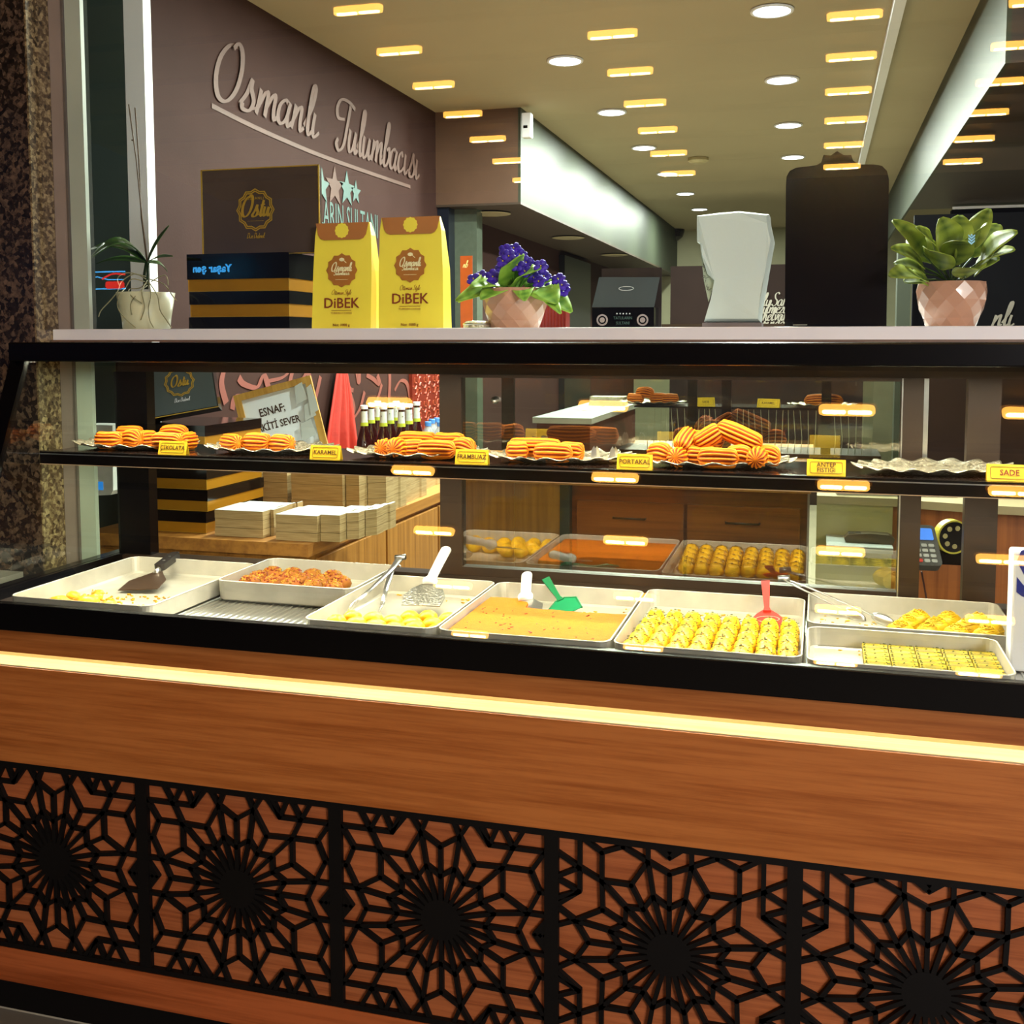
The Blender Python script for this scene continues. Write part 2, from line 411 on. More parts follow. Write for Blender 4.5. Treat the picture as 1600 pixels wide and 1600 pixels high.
M_wood = wood('cherry_veneer', 'a8642e', '8a4a1a', axis='x', fine=110)
M_wood_lat = wood('cherry_veneer_behind_screen', 'a25c34', '7e4020', axis='x', fine=110)
M_oakz = wood('honey_oak_front', 'b07a34', '8b5a20', axis='z', fine=50, rough=0.45)
M_oaky = wood('honey_oak_top', 'b47c36', '93602a', axis='y', fine=50, rough=0.45)
M_dwood = wood('dark_oak_drawer', '8a4a1c', '5e2d0e', axis='x', fine=50, rough=0.4)
M_granite = granite('dark_granite', '0c0a09', '2a201b', '6a5646', 110)
M_granite_lit = granite('lit_granite_return', '2c2318', '5a4a34', 'a8966e', 120)  # same stone as the pillar front, with the light put into its colour
G_window = glass('shop_window_glass', refl=1.25)
G_case = glass('case_glass', refl=1.1)
G_door = glass('sliding_door_glass', (0.88, 0.90, 0.84), refl=1.3, base=0.14)
G_thin = glass('clear_acrylic', (0.97, 0.98, 0.96), refl=1.2, base=0.02)

def bx(name, m, x0, x1, y0, y1, z0, z1, parent=None, bevel=0.0):
    mb = MB(); mb.box(x0, x1, y0, y1, z0, z1); o = mb.build(name, m, parent)
    if bevel:
        b = o.modifiers.new('soft_edge', 'BEVEL'); b.width = bevel; b.segments = 2
    return o
def struct(o): o['kind'] = 'structure'; return o

# ---------------------------------------------------------------- the setting: shop room
XW = -2.05
YB = 11.9
struct(bx('wall_left', M_wallbrown, XW - 0.1, XW, 2.92, YB, 0, 2.6))
struct(bx('ceiling', M_ceil, -2.3, 3.2, 2.02, YB + 0.1, 2.6, 2.7))
struct(bx('floor', mat('grey_floor_tile', 'b0a68e', 0.35, nscale=5), -4, 3.2, 1.7, YB + 0.1, -0.05, 0))
struct(bx('wall_back', mat('olive_wall_paint', 'a3a080', 0.7, nscale=3), -2.3, 3.2, YB, YB + 0.1, 0, 2.6))
struct(bx('wall_right', mat('dark_wall_paint', '2b221c', 0.5, nscale=3), 3.1, 3.2, 2.0, YB, 0, 2.6))
cl = struct(bx('trim_1', mat('bright_white_post', 'ffffff', 0.5, noise=0.005), -2.105, -2.035, 2.88, 2.92, 0, 2.6))          # white corner post
struct(bx('wall_panel_left', M_darkglass, -2.9, -2.107, 2.88, 2.92, 0, 2.7))
struct(bx('wall_left_return', M_wallbrown, -3.0, -2.9, 2.1, 2.9, 0, 2.7))
# left bulkhead under the ceiling: brown end, cream side, dark underside
bk = struct(bx('trim_2', mat('brown_bulkhead_end', '5a4030', 0.5, nscale=5), XW, -1.58, 5.48, YB, 2.10, 2.5995))
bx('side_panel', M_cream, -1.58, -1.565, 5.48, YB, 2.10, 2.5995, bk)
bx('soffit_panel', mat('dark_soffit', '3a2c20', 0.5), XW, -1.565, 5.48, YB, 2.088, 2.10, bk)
for i, (x, y) in enumerate(((767, 332), (888, 370), (960, 397))):
    p = AZ(x, y, 2.088); mb = MB(); mb.lathe([(0.115, -0.008), (0.10, -0.012), (0.02, -0.012)], 24, Matrix.Translation(p))
    o = mb.build('unlit_downlight', mat('unlit_lens', '9b8f72', 0.4), None); o.location = (0, 0, 0)
    tag(o, 'unlit round downlight under the low soffit, %s from the brown bulkhead end' % ORD[i], 'downlight', 'unlit downlights of the left soffit')
# right: thin white trim line, then the low bulkhead
struct(bx('trim_3', M_white, 0.235, 0.275, 3.0, YB, 2.555, 2.5995))
bk2 = struct(bx('trim_4', mat('dark_bulkhead', '30251c', 0.5, nscale=5), 0.56, 3.1, 3.62, 7.4, 2.22, 2.5995))
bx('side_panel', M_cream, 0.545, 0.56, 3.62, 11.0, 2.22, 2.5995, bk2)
# dark partition at the right below the bulkhead, with a pale top edge
pt = struct(bx('wall_partition_right', mat('black_gloss_wall', '0c0b0d', 0.7, spec=0.08, nscale=4), 0.80, 3.1, 7.2, 7.3, 0, 2.19))
bx('edge_strip', M_white, 0.80, 3.1, 7.185, 7.2, 2.19, 2.205, pt)
# dark wainscot partition deep in the shop, with white script lines
p0 = AY(1048, 416, 8.9); p1 = AY(1232, 416, 8.9)
pw = struct(bx('wall_partition_back', mat('dark_wainscot', '241814', 0.7, spec=0.1, nscale=5), p0.x, 0.35, 8.9, 9.0, 0, 1.985))
for i, s in enumerate(('li Sarayi', 'ilmezi tu', 'helvahan', 'rinda ta')):
    script_text(s, 0.05, frame_mat(AY(1191, 478 + 11.5 * i, 8.88), (1, 0, 0), (0, -1, 0)), mat('pale_wall_print', '8c8478', 0.6), 'lettering', pw, w=0.24, center=False)
# short return wall, dark strips below the left bulkhead
struct(bx('trim_5', mat('grey_green_column', '4c5548', 0.35), AY(708, 400, 5.6).x, AY(745, 400, 5.6).x, 5.6, 5.7, 0, 2.088))
struct(bx('trim_6', mat('blue_black_column', '0d1420', 0.3), XW, AY(706, 400, 5.55).x, 5.5, 5.6, 0, 2.088))
struct(bx('door_1', mat('black_doorway_panel', '0a0a0c', 0.4), XW + 0.001, XW + 0.05, 8.3, 9.3, 0, 2.05))
# patterned red tile panel
pn = bx('patterned_panel', mat('red_brown_tile', '6e2317', 0.35, nscale=30), XW + 0.001, XW + 0.02, 5.06, 5.47, 0.5, 1.34)
tag(pn, 'red brown panel with raised tile-like pattern on the wall behind the blue-capped bottles', 'wall panel')
mb = MB()
for i in range(3):
    for j in range(6):
        cy, cz = 5.13 + i * 0.135, 0.60 + j * 0.13
        for q in range(8):
            a = q * math.pi / 4
            pts = [(cy + 0.02 * math.cos(a), cz + 0.02 * math.sin(a)), (cy + 0.045 * math.cos(a + .35), cz + 0.045 * math.sin(a + .35)), (cy + 0.062 * math.cos(a), cz + 0.062 * math.sin(a))]
            mb.tube([(XW + 0.022, y, z) for y, z in spline(pts, 3)], 0.005, 4)
mb.build('relief_pattern', mat('red_relief', 'a0442c', 0.4), pn)

# ---- wall print on the left wall
W = lambda p: frame_mat((XW + 0.002, p[1], p[2]), (0, 1, 0), (1, 0, 0))
M_wprint = mat('faded_rose_wall_print', '5c4138', 0.6, nscale=10)
M_wprint2 = mat('rose_swirl_print', '7a3f34', 0.6, nscale=10)
M_teal = mat('teal_wall_print', '48645f', 0.5)
wl = bpy.data.objects['wall_left']
def on_wall(px, py): return AX(px, py, XW)
# two words in brush lettering, following the level line of the wall
a = on_wall(333, 150); b = on_wall(648, 262)
zt = 2.200; xh = 0.098
script_text('Osmanli', xh, W((0, (3.28 + 4.06) / 2, zt)), M_wprint, 'brush_word', wl, w=0.3, sx=0.80 / (6.0 * xh))
script_text('Tulumbacisi', xh, W((0, (4.22 + 5.20) / 2, zt)), M_wprint, 'brush_word', wl, w=0.3, sx=0.98 / (8.6 * xh) * 1.0)
mb = MB()
sw = [on_wall(*p) for p in ((330, 165), (385, 193), (440, 218), (500, 243), (570, 268), (640, 292))]
brush(mb, [(p.y, p.z) for p in sw], 0.02, frame_mat((XW + 0.002, 0, 0), (0, 1, 0), (1, 0, 0)), thin=0.8)
mb.build('underline_stroke', M_wprint, wl)
for (x, y, s_, mm) in ((502, 291, 0.078, M_teal), (522, 292, 0.09, M_wprint), (541, 296, 0.082, M_teal), (555, 301, 0.055, M_teal)):
    mb = MB(); mb.prism(star_poly(5, s_, s_ * 0.42), 0, 0.002, W(on_wall(x, y))); mb.build('star', mm, wl)
text('TATLILARIN SULTANI', 0.16, W((0, on_wall(532, 342).y - 0.02, on_wall(532, 342).z)), M_teal, 'lettering', wl, sx=0.55)
# pink swirling calligraphy lower on the wall
mb = MB()
sw = [[(372, 590), (380, 600), (400, 605), (412, 588), (425, 640)], [(415, 596), (440, 590), (455, 578), (452, 600), (470, 592), (478, 578)],
      [(480, 580), (486, 605), (484, 622), (470, 610)], [(350, 575), (345, 600), (352, 630)], [(362, 640), (366, 620), (380, 622)],
      [(500, 588), (495, 610), (488, 640), (486, 668)], [(540, 580), (544, 605), (551, 610)], [(546, 615), (552, 640), (545, 660), (560, 640), (568, 612)],
      [(556, 575), (560, 598), (560, 575)], [(572, 586), (582, 592), (592, 600), (588, 586)], [(608, 580), (608, 600), (606, 640)],
      [(616, 610), (625, 595), (635, 600), (640, 625)], [(640, 590), (650, 600), (655, 612)], [(596, 600), (590, 620), (580, 640)], [(566, 690), (572, 655), (580, 640)]]
for st in sw:
    q = [on_wall(*p) for p in st]
    brush(mb, [(p.y, p.z) for p in q], 0.035, frame_mat((XW + 0.002, 0, 0), (0, 1, 0), (1, 0, 0)), thin=0.3)
mb.build('swirl_print', M_wprint2, wl)

# ---- ceiling fixtures
for i, p in enumerate(DOWN):
    row = 'left' if i < 7 else 'right'; k = i if i < 7 else i - 7
    t = thing('downlight', 'lit round recessed downlight in the cream ceiling, %s from the window in the %s row' % (ORD[k], row), 'downlight', p, 'lit downlights in two ceiling rows')
    mb = MB(); mb.lathe([(0.082, 0.0), (0.080, -0.006), (0.070, -0.006), (0.068, 0.0)], 32); mb.build('trim_ring', M_white, t, off=False)
    mb = MB(); mb.lathe([(0.069, -0.001), (0.069, -0.004), (0.0, -0.004)], 32, cap=False)
    mb.build('diffuser', mat('downlight_diffuser', 'ffffff', emit='eaf2ff', estr=9.0), t, off=False)
t = thing('smoke_detector', 'small round ceiling detector between the downlight rows', 'detector', AZ(1091, 247, 2.598))
mb = MB(); mb.lathe([(0.07, 0.0), (0.07, -0.02), (0.045, -0.035), (0.02, -0.037)], 24); mb.build('housing', mat('detector_plastic', 'a79a70', 0.5), t, off=False)
mb = MB(); mb.lathe([(0.046, -0.022), (0.048, -0.032)], 24); mb.build('sensor_ring', mat('detector_grey', '6d6448', 0.5), t, off=False)
q = AY(824, 196, 5.47)
t = thing('alarm_sensor', 'white box-shaped motion sensor at the top corner of the bulkhead', 'sensor', (q.x, 5.47, q.z))
bx('case', M_white, q.x - 0.022, q.x + 0.03, 5.43, 5.48, q.z - 0.07, q.z + 0.06, t, 0.006)
bx('lens', M_black, q.x - 0.01, q.x + 0.012, 5.426, 5.43, q.z - 0.022, q.z - 0.008, t)
q = AY(1056, 366, YB)
t = thing('security_camera', 'small dark dome camera at the far end of the ceiling', 'camera', (q.x, YB - 0.1, q.z + 0.02))
mb = MB(); mb.lathe([(0.11, 0.05), (0.11, 0.0), (0.09, -0.06), (0.04, -0.10), (0.0, -0.11)], 16); mb.build('dome', mat('smoked_dome', '1c1612', 0.2), t, off=False)
mb = MB(); mb.tube([(0, 0, 0.03), (-0.2, 0.05, 0.03)], 0.03, 8); mb.build('bracket', mat('dark_bracket', '2a211a', 0.5), t, off=False)

# ---------------------------------------------------------------- the shop window above the case
YG = 2.0
win = thing('window_1', None, None, (-0.3, YG, 1.35)); struct(win)
M_jamb = mat('mauve_grey_jamb', '8c8078', 0.5, nscale=8)
M_jamb2 = mat('pale_green_jamb', 'a7b3a4', 0.4, nscale=6)
bx('jamb', M_jamb, -1.641, -1.607, 1.985, 2.02, 0, 2.75, win)
bx('jamb_edge', M_jamb2, -1.602, -1.562, 1.988, 1.9995, 0, 2.75, win)
bx('seal', mat('rubber_seal', '5d5650', 0.7), -1.607, -1.602, 1.982, 2.0, 0, 2.75, win)
bx('sill', M_white, -1.641, 1.2, 1.965, 2.48, 1.3495, 1.3775, win, 0.002)
bx('sill_edge', mat('brown_sill_edge', '6d5446', 0.5), -1.641, 1.2, 1.962, 1.97, 1.3495, 1.354, win)
bx('glass_pane', G_window, -1.562, 1.2, 2.0, 2.006, 1.3778, 2.75, win)
struct(bx('trim_7', M_white, -3.0, 3.2, 1.95, 2.05, 2.7, 2.9))
# granite pillar, its return face coloured lighter for the light on it
gp = struct(bx('wall_front_left', M_granite, -3.6, -1.646, 1.917, 2.1, 0, 2.9))
bx('return_face', M_granite_lit, -1.646, -1.6415, 1.917, 1.985, 0, 2.9, gp)
struct(bx('trim_8', mat('grey_stone_ledge', '8b8880', 0.5, nscale=20), -3.2, -1.70, 1.70, 1.917, 0.80, 0.84))

# ---------------------------------------------------------------- the street side
struct(bx('floor_street', mat('paving', '6a6358', 0.7, nscale=8), -8, 8, -8, 1.7, -0.08, -0.02))
aw = thing('awning', 'dark sloping awning with rows of yellow lamps, seen mirrored in the glass', 'awning', (0, 0, 2.45))
def aw_z(y): return 2.6 - 0.1163 * (2.0 - y)
mb = MB()
AWX = -1.62
mb.add([(-3.5, 1.9, aw_z(1.9) + 0.03), (3.5, 1.9, aw_z(1.9) + 0.03), (3.5, -1.7, aw_z(-1.7) + 0.03), (-3.5, -1.7, aw_z(-1.7) + 0.03),
        (-3.5, 1.9, aw_z(1.9) + 0.07), (3.5, 1.9, aw_z(1.9) + 0.07), (3.5, -1.7, aw_z(-1.7) + 0.07), (-3.5, -1.7, aw_z(-1.7) + 0.07)],
       [(0, 1, 2, 3), (7, 6, 5, 4), (0, 4, 5, 1), (1, 5, 6, 2), (2, 6, 7, 3), (3, 7, 4, 0)])
mb.build('cover', mat('awning_cloth', '9a8466', 0.8, nscale=4), aw)
for k in range(7):
    y = 0.89 - 0.355 * k
    mb = MB(); mb.box(-3.4, 3.4, y - 0.012, y + 0.012, aw_z(y) + 0.012, aw_z(y) + 0.032); mb.build('rib', mat('awning_rib', '5a4632', 0.5), aw)
tilt = math.atan(0.1163)
lamp_glow = mat('warm_lamp_tube', 'ffffff', emit='ffb244', estr=13.0)
lamp_core = mat('warm_lamp_core', 'ffffff', emit='ffe2a0', estr=42.0)
for ci, x in enumerate((-1.50, -0.71, 0.09, 0.64)):
    for k in range(7):
        y = 0.712 - 0.352 * k
        t = thing('awning_lamp', 'mirrored yellow awning lamp, %s lamp of the %s row from the left' % (ORD[k], ORD[ci]), 'lamp', (x, y, aw_z(y)), 'yellow lamps under the awning')
        t.rotation_euler = (tilt, 0, 0)
        mb = MB(); mb.prism(round_rect(0.175, 0.036, 0.017), -0.010, 0.008); mb.build('tube', lamp_glow, t, off=False)
        for s_ in (-1, 1):
            mb = MB(); mb.prism(round_rect(0.074, 0.016, 0.0075, 3, s_ * 0.040, 0), -0.0125, -0.0095); mb.build('bright_core', lamp_core, t, off=False)
        mb = MB(); mb.prism(round_rect(0.19, 0.05, 0.02), 0.008, 0.024); mb.build('holder', mat('lamp_holder', '8a6a3a', 0.4), t, off=False)
# neon signs across the street, seen only mirrored
def mirrored(px, py, yv): p = AY(px, py, yv); return Vector((p.x, 2 * YG - p.y, p.z))
M_neon = mat('blue_neon', '102040', emit='46b4ff', estr=7.0)
M_neonr = mat('red_neon', '401010', emit='ff2018', estr=5.0)
p = mirrored(331, 420, 7.5)
ns = thing('neon_sign', 'small blue neon word mirrored on the gift boxes', 'neon sign', (p.x, p.y, p.z))
text('Yaşar şen', 0.085, frame_mat((p.x, p.y, p.z), (-1, 0, 0), (0, 1, 0)), M_neon, 'neon_word', ns, bold=0.003)
bx('backing', M_blackm, p.x - 0.38, p.x + 0.38, p.y - 0.03, p.y - 0.015, p.z - 0.09, p.z + 0.09, ns)
p = mirrored(160, 440, 7.5)
ns = thing('neon_sign', 'red and blue neon lines mirrored beside the orchid', 'neon sign', (p.x, p.y, p.z))
mb = MB(); mb.tube([(p.x - 0.22, p.y, p.z + 0.08), (p.x + 0.22, p.y, p.z + 0.08)], 0.006, 6); mb.tube([(p.x - 0.22, p.y, p.z - 0.06), (p.x + 0.22, p.y, p.z - 0.06)], 0.006, 6)
mb.tube([(p.x - 0.2, p.y, p.z + 0.015), (p.x - 0.05, p.y, p.z + 0.04), (p.x + 0.06, p.y, p.z + 0.015), (p.x + 0.2, p.y, p.z + 0.015)], 0.005, 6)
mb.build('blue_tube', M_neon, ns)
mb = MB(); mb.prism(round_rect(0.17, 0.06, 0.02), -0.01, 0.01, frame_mat((p.x + 0.12, p.y, p.z - 0.03), (1, 0, 0), (0, 1, 0)))
mb.tube(spline([(p.x + 0.22, p.y, p.z + 0.055), (p.x + 0.1, p.y, p.z + 0.062), (p.x, p.y, p.z + 0.02)]), 0.008, 6)
mb.build('red_tube', M_neonr, ns)

# ---------------------------------------------------------------- the display case
XL, XR = -1.53, 0.80
case = thing('display_case', 'long pastry display case with wood front, black lattice screens and slanted glass', 'display case', (-0.37, 1.8, 0))
CASE = case
# wooden body
bx('plinth', wood('plinth_veneer', 'a4552a', '7e3a14', axis='x', fine=70), -1.60, XR, 1.624, 1.66, 0.10, 0.168, case)
bx('toe_kick', M_blackm, -1.62, XR, 1.68, 1.90, 0.0, 0.10, case)
bx('backing_panel', M_wood_lat, -1.60, XR, 1.636, 1.66, 0.165, 0.55, case)
bx('front_panel', M_wood, -1.60, XR, 1.622, 1.66, 0.545, 0.733, case, 0.001)
bx('ledge', wood('maple_ledge', 'c4b48e', 'b09c70', axis='x', fine=60), -1.60, XR, 1.624, 1.70, 0.7335, 0.7355, case)
bx('cove_back', wood('maple_cove', 'a89060', '947c4c', axis='x', fine=60), -1.60, XR, 1.675, 1.70, 0.735, 0.815, case)
bx('fascia', M_wood, -1.60, XR, 1.608, 1.63, 0.766, 0.818, case, 0.001)
bx('fascia_cap', wood('maple_cap', 'c49558', 'a87c40', axis='x', fine=60), -1.60, XR, 1.606, 1.70, 0.818, 0.8225, case)
bx('body', M_blackm, -1.555, XR, 1.70, 2.04, 0.10, 0.83, case)
bx('front_rail', M_black, -1.60, XR, 1.560, 1.578, 0.8228, 0.8732, case, 0.002)
bx('front_rail_base', M_black, -1.60, XR, 1.575, 1.70, 0.8228, 0.838, case)
# side rail with the black deck edge
mb = MB(); mb.box(-1.555, XL + 0.012, 1.578, 2.06, 0.8228, 0.872); mb.build('side_rail', M_black, case)
mb = MB(); mb.box(XL + 0.012, XR, 2.018, 2.06, 0.8228, 0.868); mb.build('back_rail', M_bronze, case)
mb = MB(); mb.box(XL + 0.012, XL + 0.05, 1.578, 2.03, 0.838, 0.852); mb.build('deck_border', mat('dark_deck_border', '2a221e', 0.35), case)
# ribbed stainless deck
mb = MB(); x = XL + 0.05; n = 0; pr = []
while x < XR - 0.03:
    for dx, dz in ((0, 0), (0.006, 0), (0.0075, 0.0016), (0.0105, 0.0016), (0.012, 0)): pr.append((x + dx, 0.8405 + dz))
    x += 0.0135
vs = [(px_, y, z) for px_, z in pr for y in (1.578, 2.018)]
mb.add(vs, [(2 * i, 2 * i + 2, 2 * i + 3, 2 * i + 1) for i in range(len(pr) - 1)]); mb.build('ribbed_deck', M_steel, case)
# lattice screens
def lattice():
    bars = []
    def L(*p):
        for a, b in zip(p, p[1:]): bars.append((a, b))
    pol = lambda r, d: (r * math.sin(R(d)), r * math.cos(R(d)))
    for q in (1, -1):
        for s in (1, -1):
            def F(p): return (p[0] * q, p[1] * s)
            A15, A45, A75 = (.19, .84), (.6, .6), (.84, .19)
            T0, T30, T60, T90 = (0, .72), (.33, .59), (.6, .335), (.75, 0)
            L(F(T0), F(A15), F(T30), F(A45), F(T60), F(A75), F(T90))
            for d in (15, 45, 75): L(F(pol(.54, d)), F({15: A15, 45: A45, 75: A75}[d]))
            L(F(T0), F(pol(.43, 0))); L(F(T90), F(pol(.43, 90))); L(F(T30), F(pol(.45, 30))); L(F(T60), F(pol(.45, 60)))
            L(F(pol(.43, 0)), F(pol(.54, 15)), F(pol(.45, 30)), F(pol(.54, 45)), F(pol(.45, 60)), F(pol(.54, 75)), F(pol(.43, 90)))
            L(F(A15), F((.11, 1.03))); L(F(A15), F((.31, 1.03)))
            L(F((.30, 1.03)), F((.475, .8)), F((1.03, .8)))
            L(F((.39, 1.0)), F((.475, .8)), F((.575, 1.03)), F((.70, .8)), F((.83, 1.03)))
            L(F(A45), F((.71, .82))); L(F(A45), F((.87, .6)), F((1.0, .8)))
            L(F((.87, .6)), F((.95, .41)), F(A75)); L(F((.95, .41)), F((1.03, .41))); L(F(A75), F((1.03, .19)))
            L(F((1.03, .17)), F((.90, 0))); L(F((1.03, .1)), F((.95, 0)))
            for d in (0, 15, 30, 45, 60, 75, 90): L((0, 0), F(pol(.54 if d % 30 else .44, d)))
    return bars
LB = lattice()
def lattice_screen(x0, x1, z0, z1, rot):
    mb = MB(); cx, cz = (x0 + x1) / 2, (z0 + z1) / 2; hx, hz = (x1 - x0) / 2 - 0.011, (z1 - z0) / 2 - 0.007
    seen = set()
    for a, b in LB:
        key = tuple(sorted(((round(a[0], 3), round(a[1], 3)), (round(b[0], 3), round(b[1], 3)))))
        if key in seen: continue
        seen.add(key)
        if rot: a, b = (a[1], a[0]), (b[1], b[0])
        ax, az, bx_, bz = cx + a[0] * hx, cz + a[1] * hz, cx + b[0] * hx, cz + b[1] * hz
        ax, bx_ = (min(max(v, x0), x1) for v in (ax, bx_)); az, bz = (min(max(v, z0), z1) for v in (az, bz))
        d = Vector((bx_ - ax, 0, bz - az)); l = d.length
        if l < 1e-4: continue
        d /= l; n = Vector((-d.z, 0, d.x)) * 0.0037; e = d * 0.002
        P, Q = Vector((ax, 0, az)) - e, Vector((bx_, 0, bz)) + e
        vs = [v + Vector((0, y, 0)) for y in (1.627, 1.6358) for v in (P + n, Q + n, Q - n, P - n)]
        mb.add(vs, [(0, 1, 2, 3), (7, 6, 5, 4), (0, 4, 5, 1), (1, 5, 6, 2), (2, 6, 7, 3), (3, 7, 4, 0)])
    mb.lathe([(0.036, 0.0), (0.036, 0.0095)], 24, Matrix.Translation((cx, 1.636, cz)) @ Matrix.Rotation(R(90), 4, 'X'))
    mb.build('lattice_screen', M_blackm, case)
ZL0, ZL1 = 0.170, 0.545
for i in range(6):
    x0 = -1.592 + 0.393 * i
    lattice_screen(x0, x0 + 0.393, ZL0, ZL1, i >= 3)
    bx('screen_stile', M_blackm, x0 - 0.012, x0 + 0.012, 1.6262, 1.6362, ZL0, ZL1, case)
bx('screen_rail', M_blackm, -1.60, XR, 1.6258, 1.6362, ZL1 - 0.013, ZL1, case)
bx('screen_rail', M_blackm, -1.60, XR, 1.6258, 1.6362, ZL0 - 0.006, ZL0 + 0.008, case)
# slanted front glass with its black printed edge
GB, GT = (1.5733, 0.8738), (1.751, 1.312)
gs = Vector((0, GT[0] - GB[0], GT[1] - GB[1])).normalized()
gn = Vector((0, -gs.z, gs.y))
FG = Matrix(((1, 0, 0, 0), (0, gs.y, gn.y, GB[0]), (0, gs.z, gn.z, GB[1]), (0, 0, 0, 1)))   # local x right, y up the slope, z out
SL = math.hypot(GT[0] - GB[0], GT[1] - GB[1])
mb = MB(); mb.box(XL, XR, 0, SL, -0.006, 0.0, FG); mb.build('front_glass', G_case, case)
mb = MB(); mb.box(XL - 0.035, XL, -0.02, SL + 0.03, -0.012, 0.0, FG); mb.build('slanted_post', M_black, case)
mb = MB()
mb.prism([(GB[0] + 0.01, 0.872), (2.03, 0.872), (2.03, 1.31), (GT[0] + 0.008, 1.31)], XL, XL + 0.005, Matrix(((0, 0, 1, 0), (1, 0, 0, 0), (0, 1, 0, 0), (0, 0, 0, 1))))
mb.build('side_glass', glass('side_glass', refl=0.8), case)
bx('top', M_black, XL - 0.028, XR, 1.738, 1.965, 1.311, 1.349, case, 0.003)
bx('top_back', M_black, XL - 0.020, XR, 1.965, 2.06, 1.311, 1.349, case)
bx('header', M_bronze, XL, XR, 2.03, 2.055, 1.283, 1.311, case)
mb = MB(); mb.box(-1.50, XR - 0.02, 1.79, 1.81, 1.3102, 1.3115); mb.build('led_strip', mat('led_strip_glow', 'ffffff', emit='fff0cc', estr=6.0), case)
# shelf
sh = bx('shelf', mat('smoked_brown_glass_shelf', '1c100c', 0.08, spec=0.7), XL + 0.02, XR, 1.792, 1.99, 1.1225, 1.1285, case)
bx('shelf_rail', M_black, XL + 0.006, XR, 1.776, 1.792, 1.1035, 1.1285, sh)
bx('shelf_bead', M_steel, XL + 0.006, XR, 1.7745, 1.7765, 1.1225, 1.1245, sh)
bx('shelf_bead', mat('pale_shelf_lip', 'b0967a', 0.4), XL + 0.006, XR, 1.7755, 1.780, 1.1020, 1.1036, sh)
# back posts and sliding door
bx('back_post', M_black, -1.535, -1.452, 2.03, 2.06, 0.868, 1.283, case)
bx('back_post', M_bronze, 0.262, 0.318, 2.03, 2.06, 0.868, 1.283, case)
dr = bx('sliding_door', G_door, -0.705, 0.147, 2.028, 2.033, 0.886, 1.277, case)
bx('door_stile', M_bronze, -0.752, -0.705, 2.022, 2.05, 0.868, 1.283, dr)
bx('door_stile', M_bronze, 0.147, 0.186, 2.022, 2.05, 0.868, 1.283, dr)
bx('door_rail', M_bronze, -0.705, 0.147, 2.022, 2.05, 0.868, 0.886, dr)
bx('door_rail', M_bronze, -0.705, 0.147, 2.022, 2.05, 1.277, 1.283, dr)
bx('door_meeting_stile', M_bronze, -0.622, -0.597, 2.034, 2.046, 1.13, 1.277, dr)
bx('bright_edge', M_steel, 0.1475, 0.150, 2.0195, 2.0225, 0.868, 1.283, dr)
bx('bright_edge', M_steel, 0.186, 0.195, 2.03, 2.04, 1.12, 1.283, dr)
mb = MB(); mb.lathe([(0.008, 0), (0.008, 0.003), (0.004, 0.006), (0.007, 0.014), (0.0, 0.016)], 14, frame_mat((-0.632, 2.028, 1.232), (1, 0, 0), (0, -1, 0))); mb.build('knob', M_steel, dr, True)
# ================================================================ CONTENTS OF THE CASE
DZ = 0.8423
def tray(x0, x1, y0, y1, z0, h, label, name='baking_tray'):
    t = thing(name, label, 'tray', ((x0 + x1) / 2, (y0 + y1) / 2, z0), 'aluminium trays in the case')
    w, d = x1 - x0, y1 - y0
    mb = MB(); n = 24
    loops = [(round_rect(w - 0.014, d - 0.014, 0.016, 5), 0.0), (round_rect(w - 0.004, d - 0.004, 0.018, 5), 0.004), (round_rect(w, d, 0.02, 5), h),
             (round_rect(w - 0.004, d - 0.004, 0.018, 5), h), (round_rect(w - 0.008, d - 0.008, 0.016, 5), 0.005), (round_rect(w - 0.02, d - 0.02, 0.012, 5), 0.0018)]
    vs = [(p[0], p[1], z) for lp, z in loops for p in lp]; n = len(loops[0][0])
    fs = [tuple(range(n - 1, -1, -1))] + [(k * n + i, k * n + (i + 1) % n, (k + 1) * n + (i + 1) % n, (k + 1) * n + i) for k in range(5) for i in range(n)] + [tuple(5 * n + i for i in range(n))]
    mb.add(vs, fs); mb.build('pan', M_alu, t, off=False)
    mb = MB(); pts = [(p[0], p[1], h) for p in round_rect(w - 0.001, d - 0.001, 0.02, 5)]
    mb.tube(pts + pts[:2], 0.0016, 6); mb.build('rolled_rim', M_alu, t, True, off=False)
    return t
T1 = (-1.447, -1.145, 1.590, 1.965); T2 = (-1.137, -0.845, 1.790, 2.012); T3 = (-0.842, -0.604, 1.587, 1.940)
T4 = (-0.598, -0.310, 1.585, 1.940); T5 = (-0.304, -0.016, 1.583, 1.958); T7 = (-0.009, 0.281, 1.580, 1.775); T6 = (-0.010, 0.318, 1.785, 2.010)
tray(*T1, DZ, 0.036, 'nearly empty aluminium tray with syrup crumbs and a black-handled turner at the left end')
tray(*T2, DZ, 0.040, 'aluminium tray of nut-topped pastries at the back beside the bare ribbed deck')
tray(*T3, DZ, 0.036, 'aluminium tray half filled with round yellow pastries under steel tongs')
tray(*T4, DZ, 0.036, 'aluminium tray holding an orange semolina cake')
tray(*T5, DZ, 0.036, 'aluminium tray with eight columns of green-flecked yellow rolls')
tray(*T6, DZ + 0.001, 0.036, 'aluminium tray of shredded nest pastries at the back right')
tray(*T7, DZ, 0.034, 'aluminium tray of small oblong baklava at the front right')

